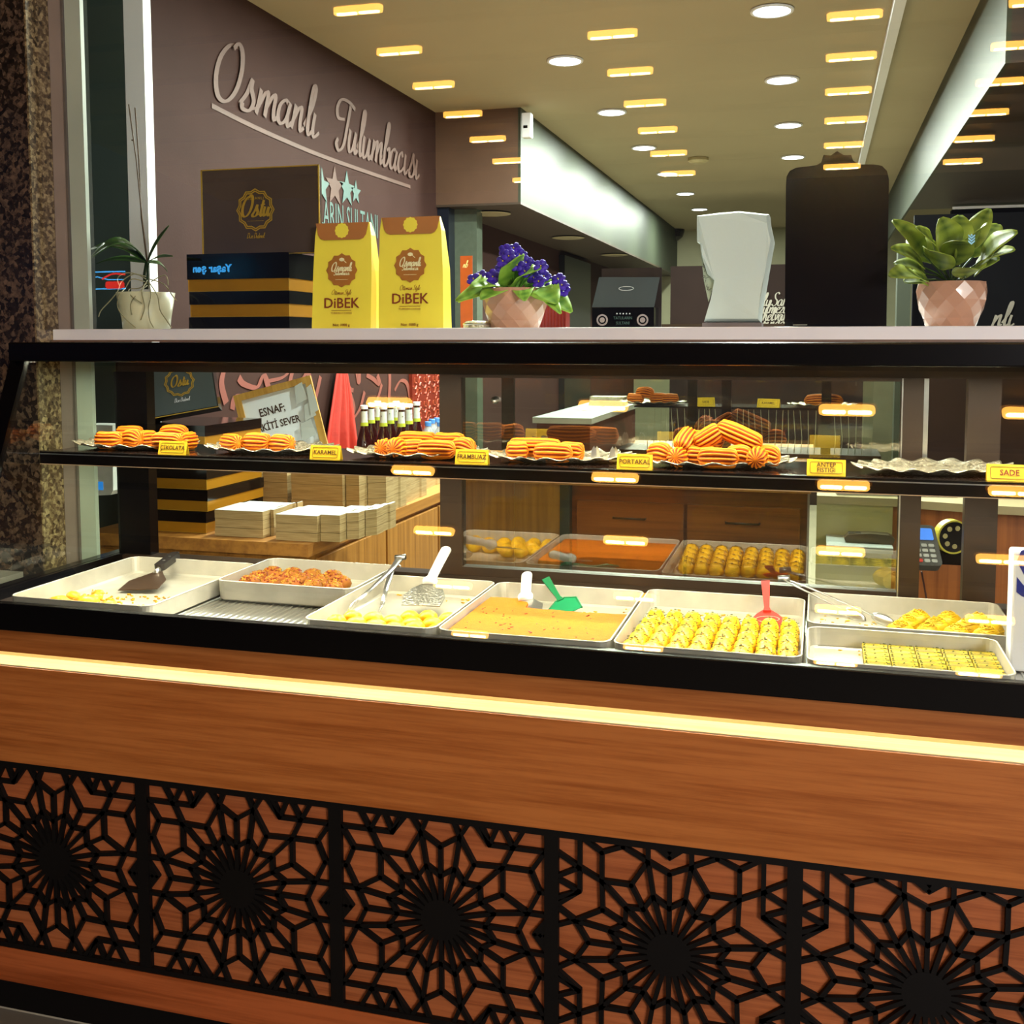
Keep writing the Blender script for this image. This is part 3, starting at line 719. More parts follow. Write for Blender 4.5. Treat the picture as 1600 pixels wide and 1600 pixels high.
F_yel = mat('syrupy_yellow_pastry', 'e4b81c', 0.35, spec=0.25, coat=0.06, nscale=50, color2='c08c0c')
F_gry = mat('green_yellow_pastry', 'b39a0c', 0.35, spec=0.25, coat=0.06, nscale=60, color2='66600a')
F_pis = mat('ground_pistachio', '2c4408', 0.7, nscale=40)
F_org = mat('orange_semolina', 'b45e06', 0.65, spec=0.12, nscale=90, color2='a85804', bump=0.4, bscale=400)
F_nut = mat('chopped_hazelnut', 'bc8c34', 0.55, spec=0.2, nscale=50, color2='8a5a14')
F_nut2 = mat('roasted_red_nut', '7a2408', 0.45, nscale=40)
F_brn = mat('baked_brown_dough', '7c5018', 0.6, spec=0.2, nscale=50, color2='8a4a16')
F_shr = mat('golden_shreds', 'cfa814', 0.45, spec=0.25, coat=0.05, nscale=30, color2='a07c18')

# --- tray 4: semolina cake, cut away at the back right
x0, x1, y0, y1 = T4
poly = [(x0 + .008, y0 + .008), (x1 - .008, y0 + .008), (x1 - .008, y0 + .215), (x0 + .20, y0 + .205), (x0 + .095, y0 + .212), (x0 + .085, y0 + .262), (x0 + .06, y0 + .275), (x0 + .008, y0 + .27)]
# jagged cut edge
pp = []
for i, p in enumerate(poly):
    q = poly[(i + 1) % len(poly)]; pp.append(p)
    if 2 <= i <= 6:
        for k in range(1, 7):
            t_ = k / 7; pp.append((p[0] + (q[0] - p[0]) * t_ + random.uniform(-.0025, .0025), p[1] + (q[1] - p[1]) * t_ + random.uniform(-.0025, .0025)))
mb = MB(); mb.prism(pp, DZ + 0.002, DZ + 0.027); ck = mb.build('semolina_cake', F_org)
tag(ck, 'flat orange semolina cake with dark nut flecks, cut away at the back', 'cake')
mb = MB()
for k in range(46):
    x = random.uniform(x0 + .02, x1 - .02); y = random.uniform(y0 + .02, y0 + .20); a = random.random() * 3
    mb.blob((0, 0, 0), random.uniform(.0015, .0042), .0010, .0008, 6, 4, M=Matrix.Translation((x, y, DZ + .0275)) @ Matrix.Rotation(a, 4, 'Z'))
o = mb.build('nut_flecks', F_nut2, ck); o['kind'] = 'stuff'
mb = MB()
for k in range(90):
    t_ = random.random(); x = x0 + .07 + t_ * .14; y = y0 + .215 + random.random() ** 2 * .06
    mb.blob((x, y, DZ + .0045), random.uniform(.001, .003), random.uniform(.001, .003), .002, 5, 3, 0.3)
o = mb.build('crumbs', F_org); tag(o, 'orange crumbs scattered on the bare floor of the semolina tray', 'crumbs', None, 'stuff')

# --- tray 5: rolls
def roll_proto():
    rnd = random.Random(3); mb = MB()
    mb.blob((0, 0, .015), .0168, .0255, .0165, 14, 9, 0.05, 0.9, rnd=rnd); r = mb.build('rolled_pastry', F_yel, None, True)
    mb = MB()
    for k in range(46):
        a = rnd.uniform(-1.15, 1.15); y = rnd.uniform(-.022, .022); s_ = (1 - (y / .031) ** 2) ** .5
        mb.tube([(math.sin(a) * .0165 * s_, y, .016 + math.cos(a) * .0163 * s_), (math.sin(a) * .0165 * s_ + rnd.uniform(-.004, .004), y + rnd.uniform(-.002, .002), .0163 + math.cos(a) * .0163 * s_)], .0006, 4)
    f = mb.build('green_flecks', F_pis, r); f['kind'] = 'stuff'
    return r
rp = roll_proto(); x0, x1, y0, y1 = T5; first = True
CW = ['leftmost', 'second', 'third', 'fourth', 'fifth', 'sixth', 'seventh', 'rightmost']
for c in range(8):
    nr = 5
    for j in range(nr):
        o = rp if first else copy_tree(rp); first = False
        o.location = (x0 + .024 + .0345 * c + random.uniform(-.001, .001) + (0.010 * (1 - c / 7) * (j / 4)), y0 + .034 + .048 * j + (-.006 if c > 3 else .004) * (j / 4), DZ + .002 + .001 * random.random())
        o.rotation_euler = (R(20), 0, R(random.uniform(-5, 5)))
        tag(o, 'green-flecked yellow roll, %s from the front in the %s column' % (ORD[j], CW[c]), 'pastry', 'green-flecked rolls in the tray')
# --- tray 3: round yellow pastries
mb = MB(); rnd = random.Random(5); mb.blob((0, 0, .013), .0185, .0185, .0135, 14, 8, 0.03, rnd=rnd); bp = mb.build('round_pastry', F_yel, None, True); first = True
x0, x1, y0, y1 = T3
rows = [6, 6, 5, 4]
for j, n in enumerate(rows):
    for c in range(n):
        if j == 3 and c < 1: continue
        o = bp if first else copy_tree(bp); first = False
        xo = 0 if j < 2 else (0.022 if j == 2 else 0.07)
        o.location = (x0 + .026 + .0375 * c + (j % 2) * .006 + xo + random.uniform(-.002, .002), y0 + .026 + .037 * j + random.uniform(-.002, .002), DZ + .001)
        o.rotation_euler = (0, 0, random.uniform(0, 6)); k = random.uniform(.92, 1.06); o.scale = (k, k, random.uniform(.9, 1.1))
        tag(o, 'round glazed yellow pastry, %s from the left in the %s row from the front' % (ORD[c - (1 if j == 3 else 0)], ORD[j]), 'pastry', 'round yellow pastries under the tongs')
# --- tray 2: nut topped pastries
def nut_proto():
    rnd = random.Random(8); mb = MB(); mb.blob((0, 0, .012), .022, .021, .014, 14, 8, 0.04, rnd=rnd); r = mb.build('nut_pastry', F_brn, None, True)
    mb = MB(); mb2 = MB()
    for k in range(54):
        a = rnd.uniform(0, 6.28); q = rnd.random() ** .5; x, y = .02 * q * math.cos(a), .02 * q * math.sin(a); z = .012 + .0138 * math.sqrt(max(0, 1 - (q * .93) ** 2))
        (mb if rnd.random() < .72 else mb2).blob((x, y, z), rnd.uniform(.0016, .0036), rnd.uniform(.0016, .0032), .0018, 5, 3, 0.3, rnd=rnd)
    o = mb.build('chopped_nuts', F_nut, r); o['kind'] = 'stuff'; o = mb2.build('red_nuts', F_nut2, r); o['kind'] = 'stuff'
    return r
npr = nut_proto(); first = True; x0, x1, y0, y1 = T2
for j, n in enumerate((5, 5, 5, 4)):
    for c in range(n):
        o = npr if first else copy_tree(npr); first = False
        o.location = (x0 + .030 + .046 * c + (.003 if j % 2 else 0) + (.0 if j < 3 else .004), y0 + .030 + .043 * j, DZ + .002 + (.004 if j else 0))
        o.rotation_euler = (0, 0, 1.3 * c + j); o.scale = (1, 1, 1.15)
        tag(o, 'nut-heaped brown pastry, %s from the left, %s row from the front' % (ORD[c], ORD[j]), 'pastry', 'nut-topped pastries in the back tray')
# --- tray 7: oblong baklava
def bak_proto():
    mb = MB(); prof = [(-.0088, 0), (-.0098, .006), (-.0085, .0120), (-.0035, .0155), (.0035, .0155), (.0085, .0120), (.0098, .006), (.0088, 0)]
    M = Matrix(((0, 0, 1, 0), (1, 0, 0, 0), (0, 1, 0, 0), (0, 0, 0, 1)))
    mb.prism(prof, -.0192, .0192, M); r = mb.build('baklava_piece', F_gry, None)
    mb = MB(); rnd = random.Random(2)
    for k in range(26): mb.blob((rnd.uniform(-.018, .018), rnd.uniform(-.008, .008), .0155 if rnd.random() < .6 else .014), .0016, .0010, .0009, 5, 3, 0.2, rnd=rnd)
    o = mb.build('pistachio_flecks', F_pis, r); o['kind'] = 'stuff'
    return r
bkp = bak_proto(); first = True; x0, x1, y0, y1 = T7
for c in range(7):
    for j in range(8):
        if c < 2 and j > 1: continue
        xs = x0 + .0245 + .0402 * c; ys = y0 + .018 + .0215 * j
        o = bkp if first else copy_tree(bkp); first = False
        o.location = (xs, ys, DZ + .0018 + random.uniform(0, .0015)); o.rotation_euler = (0, 0, R(random.uniform(-2, 2)))
        tag(o, 'small oblong baklava piece, %s from the front in the %s column from the left' % (ORD[j], ORD[c]), 'pastry', 'oblong baklava pieces in the front right tray')
# --- tray 6: shredded nests
def nest_proto(seed):
    rnd = random.Random(seed); mb = MB()
    mb.blob((0, 0, .013), .023, .020, .013, 14, 7, 0.04, rnd=rnd)
    for k in range(26):
        a0 = rnd.uniform(0, 6.28); r0 = rnd.uniform(.006, .021); z0 = .0275 - r0 * r0 * 28
        mb.tube([((r0 + .0015 * math.sin(3 * q)) * 1.08 * math.cos(a0 + q * .45), r0 * .92 * math.sin(a0 + q * .45), z0 + .001 * math.sin(q * 2)) for q in range(6)], .0008, 4)
    return mb.build('nest_pastry', F_shr, None, True)
x0, x1, y0, y1 = T6; NS = [nest_proto(21), nest_proto(22), nest_proto(23)]; used = [0, 0, 0]
spots = [(.150, .030, 0), (.193, .028, 0), (.238, .030, 0), (.284, .032, 0), (.165, .072, 0), (.212, .072, 0), (.260, .074, 0), (.298, .078, 0), (.185, .114, 0), (.235, .116, 0), (.283, .120, 0)]
for i, (dx, dy, l) in enumerate(spots):
    k = i % 3; o = NS[k] if not used[k] else copy_tree(NS[k]); used[k] = 1
    o.location = (x0 + dx, y0 + dy, DZ + .005 + l * .018); o.rotation_euler = (0, 0, i * 1.1); o.scale = (1.06, 1.06, 1.4)
    row = 0 if i < 4 else 1 if i < 8 else 2
    tag(o, 'golden shredded nest pastry, %s from the left in the %s row' % (ORD[i - (0, 4, 8)[row]], ['front', 'middle', 'back'][row]), 'pastry', 'shredded nest pastries in the back right tray')
mb = MB()
for k in range(60): mb.blob((x0 + random.uniform(.02, .14), y0 + random.uniform(.02, .19), DZ + .0045), random.uniform(.001, .005), .0012, .001, 5, 3, 0.3)
o = mb.build('crumbs', F_shr); tag(o, 'golden shreds scattered on the empty left of the nest tray', 'crumbs', None, 'stuff')
# --- tray 1: leftovers
x0, x1, y0, y1 = T1; rnd = random.Random(12); first = True
F_cheese = mat('pale_syrupy_pastry', 'e0b428', 0.35, spec=0.25, coat=0.1, nscale=50, color2='b87c0c')
for i, (dx, dy, s_) in enumerate(((.03, .03, 1.1), (.05, .075, .9), (.085, .035, 1.2), (.045, .12, .8), (.10, .085, 1.0), (.135, .04, .9), (.15, .09, .7), (.185, .05, .8), (.09, .13, .7), (.22, .035, .7), (.235, .08, .6), (.07, .16, .6))):
    mb = MB(); s_ *= 1.3; mb.blob((0, 0, 0), .018 * s_, .013 * s_, .009 * s_, 11, 6, 0.16, rnd=rnd)
    o = mb.build('pastry_scrap', F_cheese, None, True); o.location = (x0 + dx, y0 + dy, DZ + .001 + .0085 * s_); o.rotation_euler = (0, 0, rnd.uniform(0, 6))
    tag(o, 'pale syrupy pastry scrap, %s of the scraps counted from the left front corner' % (ORD[i] if i < 10 else ['eleventh', 'twelfth'][i - 10]), 'pastry', 'pastry scraps in the left tray')
mb = MB()
for k in range(230):
    q = rnd.random(); x = x0 + .015 + rnd.random() * .27; y = y0 + .012 + rnd.random() ** 1.5 * .19
    mb.blob((x, y, DZ + .003), rnd.uniform(.0015, .005), rnd.uniform(.0015, .004), .002, 5, 3, 0.3, rnd=rnd)
o = mb.build('crumbs', F_cheese); tag(o, 'yellow crumbs strewn over the floor of the leftmost tray', 'crumbs', None, 'stuff')
# smears left on tray walls
mb = MB()
for (tt, n) in ((T3, 18), (T5, 46), (T4, 14), (T7, 22)):
    for k in range(n):
        x = rnd.uniform(tt[0] + .03, tt[1] - .03); mb.blob((x, tt[3] - .012 - rnd.random() * .05, DZ + .003), rnd.uniform(.001, .005), .002, .0012, 5, 3, .3, rnd=rnd)
o = mb.build('crumbs', F_yel); tag(o, 'yellow crumbs along the bare back edges of the middle trays', 'crumbs', None, 'stuff')

# --- utensils, each in its own frame: +x from blade to handle, +z up
def utensil(name, label, tip, butt, up=(0, -0.3, 1)):
    tip = Vector(tip); butt = Vector(butt); t = thing(name, label, 'utensil', tip)
    M = frame_mat((0, 0, 0), butt - tip, up); t.rotation_euler = M.to_euler()
    return t, (butt - tip).length
M_blackpl = mat('black_plastic_handle', '1c1614', 0.4, nscale=20)
M_whitepl = mat('white_plastic_handle', 'f2f2ee', 0.35, nscale=20, noise=0.01)
def blade(w0, w1, l, x=0.0, th=0.0012, flare=0.0):
    return [(x, -w0 / 2), (x + l * .75, -w1 / 2 - flare), (x + l, -0.010), (x + l, 0.010), (x + l * .75, w1 / 2 + flare), (x, w0 / 2)]
# black-handled turner in the left tray
a = AY(222, 916, 1.70); b = AY(273, 873, 1.93); a.z = DZ + .012
t, l = utensil('cake_turner', 'brown-bladed turner with a riveted black handle lying in the leftmost tray', AZ(212, 921, DZ + .010), AY(276, 872, 1.99))
mb = MB(); mb.prism([(-.002, -.048), (.055, -.040), (.095, -.016), (.11, -.009), (.11, .009), (.095, .016), (.055, .040), (-.002, .036)], -.0006, .0008); mb.build('blade', mat('dark_steel_blade', '5a4638', 0.35, metal=0.7, nscale=50), t, off=False)
mb = MB(); mb.tube([(.095, 0, .001), (.115, 0, .006), (.14, 0, .007)], [.006, .006, .005], 8); mb.build('neck', M_steel, t, True, off=False)
mb = MB(); mb.prism(round_rect(max(l - .11, .05), .022, .008, 4, (l + .11) / 2, 0), .001, .015); mb.build('handle', M_blackpl, t, off=False)
for q in (.14, .14 + (l - .14) * .45):
    mb = MB(); mb.lathe([(.003, .0149), (.003, .0158), (.001, .0162)], 10, Matrix.Translation((q, 0, 0))); mb.build('rivet', M_steel, t, off=False)
# tongs
def tongs(label, pa, pb, hinge, spread_z=0.0):
    t = thing('serving_tongs', label, 'utensil', hinge)
    for i, p in enumerate((pa, pb)):
        p = Vector(p); d = p - Vector(hinge); n = d.length; u = d / n; side = u.cross(Vector((0, 0, 1))).normalized(); upv = side.cross(u)
        s_ = 1 if i else -1
        mb = MB(); pts = [Vector((0, 0, 0)) + side * .004 * s_, d * .3 + side * .007 * s_ + upv * .001, d * .7 + side * .004 * s_, d]
        mb.tube(pts, [.0045, .006, .0045, .004], 8, 0.35); mb.build('arm', M_steel, t, True, off=False)
        mb = MB(); mb.blob((0, 0, 0), .021, .010, .003, 12, 6, M=frame_mat(d - u * -.008, u, side + upv * .5)); mb.build('grip_pad', M_steel, t, True, off=False)
    mb = MB(); mb.tube([Vector((-.01, 0, .0)), Vector((.012, 0, .003))], .006, 10); mb.build('hinge', M_steel, t, True, off=False)
    return t
tongs('steel tongs standing over the round yellow pastries, hinge leaning on the back', AZ(553, 944, DZ + .030), AZ(597, 945, DZ + .016), AY(625, 872, 1.985))
tongs('steel tongs lying across the back left corner of the nest pastry tray', AZ(1372, 965, DZ + .016), AZ(1330, 958, DZ + .014), AY(1224, 905, 1.99))
# steel spatula with a thick white handle in tray 3
t, l = utensil('cake_server', 'broad steel server with a thick white upright handle beside the tongs', AZ(655, 944, DZ + .03), AY(698, 862, 1.975), (0.1, -0.9, 1))
mb = MB(); mb.prism([(-.006, -.040), (.03, -.042), (.06, -.030), (.082, -.012), (.082, .012), (.06, .030), (.03, .038), (-.006, .032)], -.0006, .0008); mb.build('blade', mat('worn_steel_blade', '8f8f88', 0.3, metal=0.9, nscale=90, bump=0.6, bscale=200), t, off=False)
mb = MB(); mb.tube([(.078, 0, .002), (.086, 0, .004), (.09, 0, .004), (l * .7, 0, .006), (l - .006, 0, .006), (l, 0, .006)], [.014, .015, .010, .0105, .0115, .007], 14, 0.8); mb.build('handle', M_whitepl, t, True, off=False)
# scraper with white handle in tray 4
t, l = utensil('scraper', 'steel scraper with a white upright handle beside the green scoop', AZ(820, 957, DZ + .016), AY(824, 900, 1.93), (0, -0.9, 1))
mb = MB(); mb.prism([(0, -.033), (.022, -.033), (.045, -.014), (.052, -.008), (.052, .008), (.045, .014), (.022, .033), (0, .033)], -.0006, .0008); mb.build('blade', M_steel, t, off=False)
mb = MB(); mb.tube([(.043, 0, .002), (.052, 0, .003), (.06, 0, .003), (l * .8, 0, .004), (l - .005, 0, .004), (l, 0, .004)], [.014, .015, .010, .0105, .011, .006], 14, 0.8); mb.build('handle', M_whitepl, t, True, off=False)
# green plastic scoop
t, l = utensil('plastic_spatula', 'translucent green plastic spatula beside the white-handled scraper', AZ(889, 958, DZ + .012), AY(853, 905, 1.955), (0, -0.9, 1))
M_grn = mat('green_plastic', '12744a', 0.35, spec=0.3, coat=0.05, nscale=15)
mb = MB(); mb.prism([(0, -.026), (.038, -.028), (.055, -.010), (.055, .010), (.038, .028), (0, .024)], -.0008, .0008); mb.build('blade', M_grn, t, off=False)
mb = MB(); mb.tube([(0, -.026, 0), (.038, -.028, 0), (.055, -.008, 0)], .0022, 6); mb.tube([(0, .024, 0), (.038, .028, 0), (.055, .008, 0)], .0022, 6); mb.build('raised_edge', mat('dark_green_plastic', '0f6a40', 0.3), t, off=False)
mb = MB(); mb.prism([(.05, -.007), (.062, -.004), (l, -.008), (l, .008), (.062, .004), (.05, .007)], -.002, .003); mb.build('handle', mat('dark_green_plastic', '0f6a40', 0.3), t, off=False)
# red plastic spatula
t, l = utensil('plastic_spatula', 'red plastic spatula standing behind the green-flecked rolls', AZ(1200, 984, DZ + .012), AY(1196, 909, 1.962), (0, -0.9, 1))
M_red = mat('red_plastic', 'b81c0c', 0.4, spec=0.25, coat=0.05, nscale=15)
mb = MB(); mb.prism([(0, -.018), (.008, -.023), (.035, -.026), (.048, -.018), (.06, -.007), (.06, .007), (.048, .018), (.035, .026), (.008, .023), (0, .018), (.006, 0)], -.001, .001); mb.build('blade', M_red, t, off=False)
mb = MB(); ov = [(.031 + .009 * math.sin(q), .021 * math.cos(q)) for q in [2 * math.pi * k / 20 for k in range(20)]]; iv = [(.031 + .008 * math.sin(q), .0196 * math.cos(q)) for q in [2 * math.pi * k / 20 for k in range(20)]]
mb.ring(ov, iv, .001, .0014); mb.build('oval_mark', mat('pale_red_emboss', 'eaa090', 0.4), t, off=False)
mb = MB(); mb.prism([(.055, -.007), (.066, -.0045), (l, -.008), (l, .008), (.066, .0045), (.055, .007)], -.001, .003); mb.build('handle', M_red, t, off=False)

# ================================================================ SHELF: lace plates, ridged pastries, price cards
SZ = 1.1287
M_lace = mat('silver_lace_plate', 'f2ead0', 0.25, metal=0.7, nscale=160, color2='968c6c', bump=0.8, bscale=220)
def plate_proto():
    mb = MB(); rnd = random.Random(4); nu, nv = 128, 12
    def fn(u, v):
        th = 2 * math.pi * u; sc = 1 + .030 * math.cos(18 * th) * v ** 3
        r = v * sc; rim = max(0, (v - .66) / .34)
        z = .0015 + .010 * rim + (.0030 * math.cos(18 * th) * rim) + (abs(math.sin(27 * th) * math.sin(9 * v * 3.1)) * .0035 * (1 if .68 < v < .97 else 0))
        return (.138 * r * math.cos(th), .086 * r * math.sin(th), z)
    mb.grid(nu, nv, fn, closed=True)
    o = mb.build('lace_plate', M_lace, None, True)
    sd = o.modifiers.new('thickness', 'SOLIDIFY'); sd.thickness = 0.001
    return o
pl0 = plate_proto()
PLX = [(-1.379, 'behind the first card, ÇİKOLATA, at the left end'), (-1.062, 'between the ÇİKOLATA and KARAMEL cards'), (-0.748, 'between the KARAMEL and FRAMBUAZ cards'), (-0.462, 'between the FRAMBUAZ and PORTAKAL cards'),
       (-0.170, 'heaped with pastries left of the ANTEP FISTIĞI card'), (0.192, 'empty, left of the SADE card')]
for i, (x, d) in enumerate(PLX):
    o = pl0 if i == 0 else copy_tree(pl0)
    o.location = (x, 1.888, SZ); o.rotation_euler = (0, 0, 0.07 * i)
    tag(o, 'silver lace-edged plate ' + d, 'plate', 'lace-edged plates on the glass shelf')
F_tul = vmat('fried_orange_ridges', '6e1002', 'd07410', 0.5, spec=0.15)
def tulumba(seed, L, Rr=.0165):
    rnd = random.Random(seed); mb = MB(); nr = 13; nu = nr * 5; nv = 15; bend = rnd.uniform(-.004, .004)
    def prof(v):
        s_ = abs(2 * v - 1); return (1 - s_ ** 7 * .42) if s_ < .999 else .30
    def fn(u, v):
        th = 2 * math.pi * u; rr = Rr * prof(v) * (1 + .12 * math.cos(nr * th + 1.2 * math.sin(v * 3))) * (1 + .03 * math.sin(9 * v + seed))
        return ((v - .5) * L, rr * math.cos(th) + bend * math.sin(math.pi * v), rr * math.sin(th))
    def kk(u, v): return max(0.02, .5 + .5 * math.cos(nr * 2 * math.pi * u + 1.2 * math.sin(v * 3)))
    mb.grid(nu, nv, fn, closed=True, k=kk)
    for e in (0, nv - 1):
        c = len(mb.v); x = -L / 2 - .002 if e == 0 else L / 2 + .002
        mb.v.append((x, 0, 0)); mb.k.append(.8)
        for i in range(nu):
            j = (i + 1) % nu; mb.f.append((c, e * nu + (j if e == 0 else i), e * nu + (i if e == 0 else j)))
    return mb.mesh('ridged_pastry', F_tul, True)
TM = {}
def put_tul(px_, py_, Y, lpx, yaw, pitch, lev, lab, grp, seed, zbase=SZ + .0035, Rr=.0165, kindname='ridged_pastry'):
    p = AY(px_, py_, Y); dep = (p - O0).dot(_fw); Lm = round(lpx * dep / FPX * 1.0, 3)
    key = (seed, Lm, Rr)
    if key not in TM: TM[key] = tulumba(seed, Lm, Rr)
    o = bpy.data.objects.new(kindname, TM[key]); COL.objects.link(o)
    z = zbase + Rr * 1.02 + lev * Rr * 1.55 + abs(math.sin(R(pitch))) * Lm * .35
    o.location = (p.x, Y, z); o.rotation_euler = (R(seed * 37 % 360), -R(pitch), R(yaw)); o.rotation_mode = 'XYZ'
    tag(o, lab, 'pastry', grp); return o
g = 'ridged fried pastries on the shelf plates'
A = 'orange ridged pastry '
CK, KR, FB, PK, AF = 'by the ÇİKOLATA card', 'by the KARAMEL card', 'left of the FRAMBUAZ card', 'left of the PORTAKAL card', 'on the fullest plate'
for a_ in [
  (171, 685, 1.84, 44, 4, 0, 0, A + 'at the front left of the plate ' + CK), (207, 685, 1.855, 34, -8, 0, 0, A + 'second from the left, front row ' + CK),
  (203, 674, 1.915, 42, 5, 0, 0.25, A + 'behind and on top, left end ' + CK), (231, 680, 1.88, 26, 60, 0, 0, A + 'small middle one, pointing backwards, ' + CK),
  (261, 684, 1.84, 52, -3, 0, 0, A + 'long one just above the ÇİKOLATA card'), (292, 681, 1.87, 30, 75, 0, 0, A + 'end-on at the right ' + CK), (272, 674, 1.915, 46, 3, 0, 0.25, A + 'at the back right ' + CK),
  (362, 692, 1.86, 50, -35, 0, 0, A + 'slanting towards the viewer, left of three ' + KR), (402, 690, 1.86, 46, -8, 0, .1, A + 'middle of three ' + KR), (441, 696, 1.86, 42, -18, 0, 0, A + 'right of three ' + KR),
  (600, 696, 1.84, 24, 84, 0, 0, A + 'end-on at the far left, plate ' + FB), (620, 699, 1.825, 26, 80, 0, 0, A + 'second end-on star, plate ' + FB), (645, 699, 1.85, 34, 30, 0, 0, A + 'short slanting one, plate ' + FB),
  (682, 701, 1.835, 62, -2, 0, 0, A + 'long front one, plate ' + FB), (652, 688, 1.90, 62, 3, 0, .35, A + 'long one behind, left, plate ' + FB), (702, 689, 1.90, 52, -6, 0, .35, A + 'long one behind, right, plate ' + FB), (724, 698, 1.86, 40, -20, 0, 0, A + 'at the right end, plate ' + FB),
  (836, 700, 1.88, 88, -4, 0, .2, A + 'long one at the back, plate ' + PK), (864, 709, 1.835, 62, -2, 0, 0, A + 'rounded front one, plate ' + PK), (893, 707, 1.86, 40, -8, 0, 0, A + 'at the right end, plate ' + PK), (808, 706, 1.85, 34, 20, 0, 0, A + 'at the left end, plate ' + PK),
  (1031, 707, 1.855, 38, -20, 0, 0, A + 'leftmost ' + AF), (1059, 712, 1.83, 26, 80, 0, 0, A + 'end-on, second from left, ' + AF), (1072, 690, 1.87, 40, 60, 40, .6, A + 'tipped up on its end ' + AF),
  (1122, 715, 1.825, 62, -2, 0, 0, A + 'plump front one in the middle ' + AF), (1096, 708, 1.86, 46, 0, 0, 0, A + 'behind the plump front one ' + AF), (1155, 713, 1.85, 40, -4, 0, 0, A + 'right behind the plump front one ' + AF),
  (1184, 716, 1.825, 28, 78, 0, 0, A + 'end-on at the front right ' + AF), (1198, 710, 1.865, 42, -15, 0, 0, A + 'rightmost ' + AF), (1106, 690, 1.87, 46, 8, 32, .9, A + 'left side of the peak, rising right, ' + AF), (1155, 693, 1.87, 74, -6, -22, 1.0, A + 'long one sloping down right from the peak ' + AF), (1100, 699, 1.90, 60, 5, 0, .9, A + 'in the middle of the heap ' + AF)]:
    i_ = len(TM); put_tul(*a_, g, 1 + i_ % 5)

M_tent = mat('yellow_tent_card', 'f2c62a', 0.4, nscale=20, noise=0.02, coat=0.2)
M_ink = mat('brown_card_ink', '5a3410', 0.5)
def tent_card(px_, py_, word, lab, Y=1.786, w=.062, h=.027, lines=None, z=SZ, yaw=0, size=.0115, mt=None, ink=None, txt=True, cat='price card'):
    p = AY(px_, py_, Y)
    t = thing('tent_card', lab, cat, (p.x, Y, z), 'yellow tent cards on the shelf')
    t.rotation_euler = (0, 0, yaw)
    M = Matrix.Rotation(R(-14), 4, 'X') @ frame_mat((0, 0, 0), (1, 0, 0), (0, -1, 0))
    mb = MB(); mb.box(-w / 2, w / 2, 0, h, -.0004, .0004, M); mb.build('front_leaf', mt or M_tent, t, off=False)
    M2 = Matrix.Translation((0, h * math.sin(R(14)) * 2, 0)) @ Matrix.Rotation(R(14), 4, 'X') @ frame_mat((0, 0, 0), (1, 0, 0), (0, -1, 0))
    mb = MB(); mb.box(-w / 2, w / 2, 0, h, -.0004, .0004, M2); mb.build('back_leaf', M_whitepl if txt is False else (mt or M_tent), t, off=False)
    o_ = round_rect(w * .84, h * .72, .003, 3, 0, h / 2); i_ = round_rect(w * .84 - .0012, h * .72 - .0012, .0025, 3, 0, h / 2)
    mb = MB(); mb.ring(o_, i_, .0004, .0007, M); mb.build('printed_border', M_ink, t, off=False)
    ls = lines or [word]
    for k, s_ in enumerate(ls):
        yy = h / 2 + (len(ls) - 1) * size * .42 - k * size * .84
        tx = text(s_, size, M @ Matrix.Translation((0, yy, .0006)), ink or M_ink, 'lettering', None, .0002, bold=.0001, sx=.95); tx.parent = t
    return t
tent_card(268, 698, 'ÇİKOLATA', 'yellow tent card reading ÇİKOLATA at the left end of the shelf')
tent_card(507, 707, 'KARAMEL', 'yellow tent card reading KARAMEL in front of the second plate')
tent_card(736, 713, 'FRAMBUAZ', 'yellow tent card reading FRAMBUAZ left of the sliding door frame')
tent_card(991, 722, 'PORTAKAL', 'yellow tent card reading PORTAKAL left of the heaped plate')
tent_card(1291, 731, '', 'yellow tent card reading ANTEP FISTIĞI in two lines', lines=['ANTEP', 'FISTIĞI'], size=.0105)
tent_card(1578, 741, 'SADE', 'yellow tent card with dark red SADE at the right edge', Y=1.79, w=.068, size=.013, ink=mat('dark_red_ink', '8a1c10', 0.5))
# two silver clips standing on the plate beside the PORTAKAL pastries
for i, (px_, lab) in enumerate(((928, 'small standing silver tongs tip left of the PORTAKAL card'), (957, 'second small standing silver clip next to the PORTAKAL card'))):
    p = AY(px_, 712, 1.87)
    t = thing('pastry_clip', lab, 'clip', (p.x, 1.87, SZ + .003))
    mb = MB(); mb.prism([(-.006, 0), (.006, 0), (.0045, .02), (0, .028), (-.0045, .02)], 0, .001, frame_mat((0, 0, 0), (1, 0.2, 0), (0.2, -1, 0.1))); mb.build('front_blade', M_steel, t, off=False)
    mb = MB(); mb.prism([(-.006, 0), (.006, 0), (.0045, .02), (0, .028), (-.0045, .02)], 0, .001, frame_mat((0.004, .008, 0), (1, 0.2, 0), (0.2, -1, -0.1))); mb.build('back_blade', M_steel, t, off=False)
# blue and white sign at the right end of the deck
p = AY(1600, 920, 1.72)
t = thing('letter_sign', 'white block sign with a large blue letter S at the right end', 'sign', (p.x + .03, 1.74, 0.8423))
zt_ = AY(1600, 862, 1.72).z; xl = AY(1582, 900, 1.72).x
bx('block', M_white, xl, xl + .16, 1.72, 1.76, 0.8423, zt_, t, .004)
text('S', .10, FRONT((xl + .022, 1.7195, (zt_ + AY(1600, 915, 1.72).z) / 2 - .01)), mat('navy_ink', '1c2a8a', 0.4), 'lettering', t, bold=.004, sx=.7)
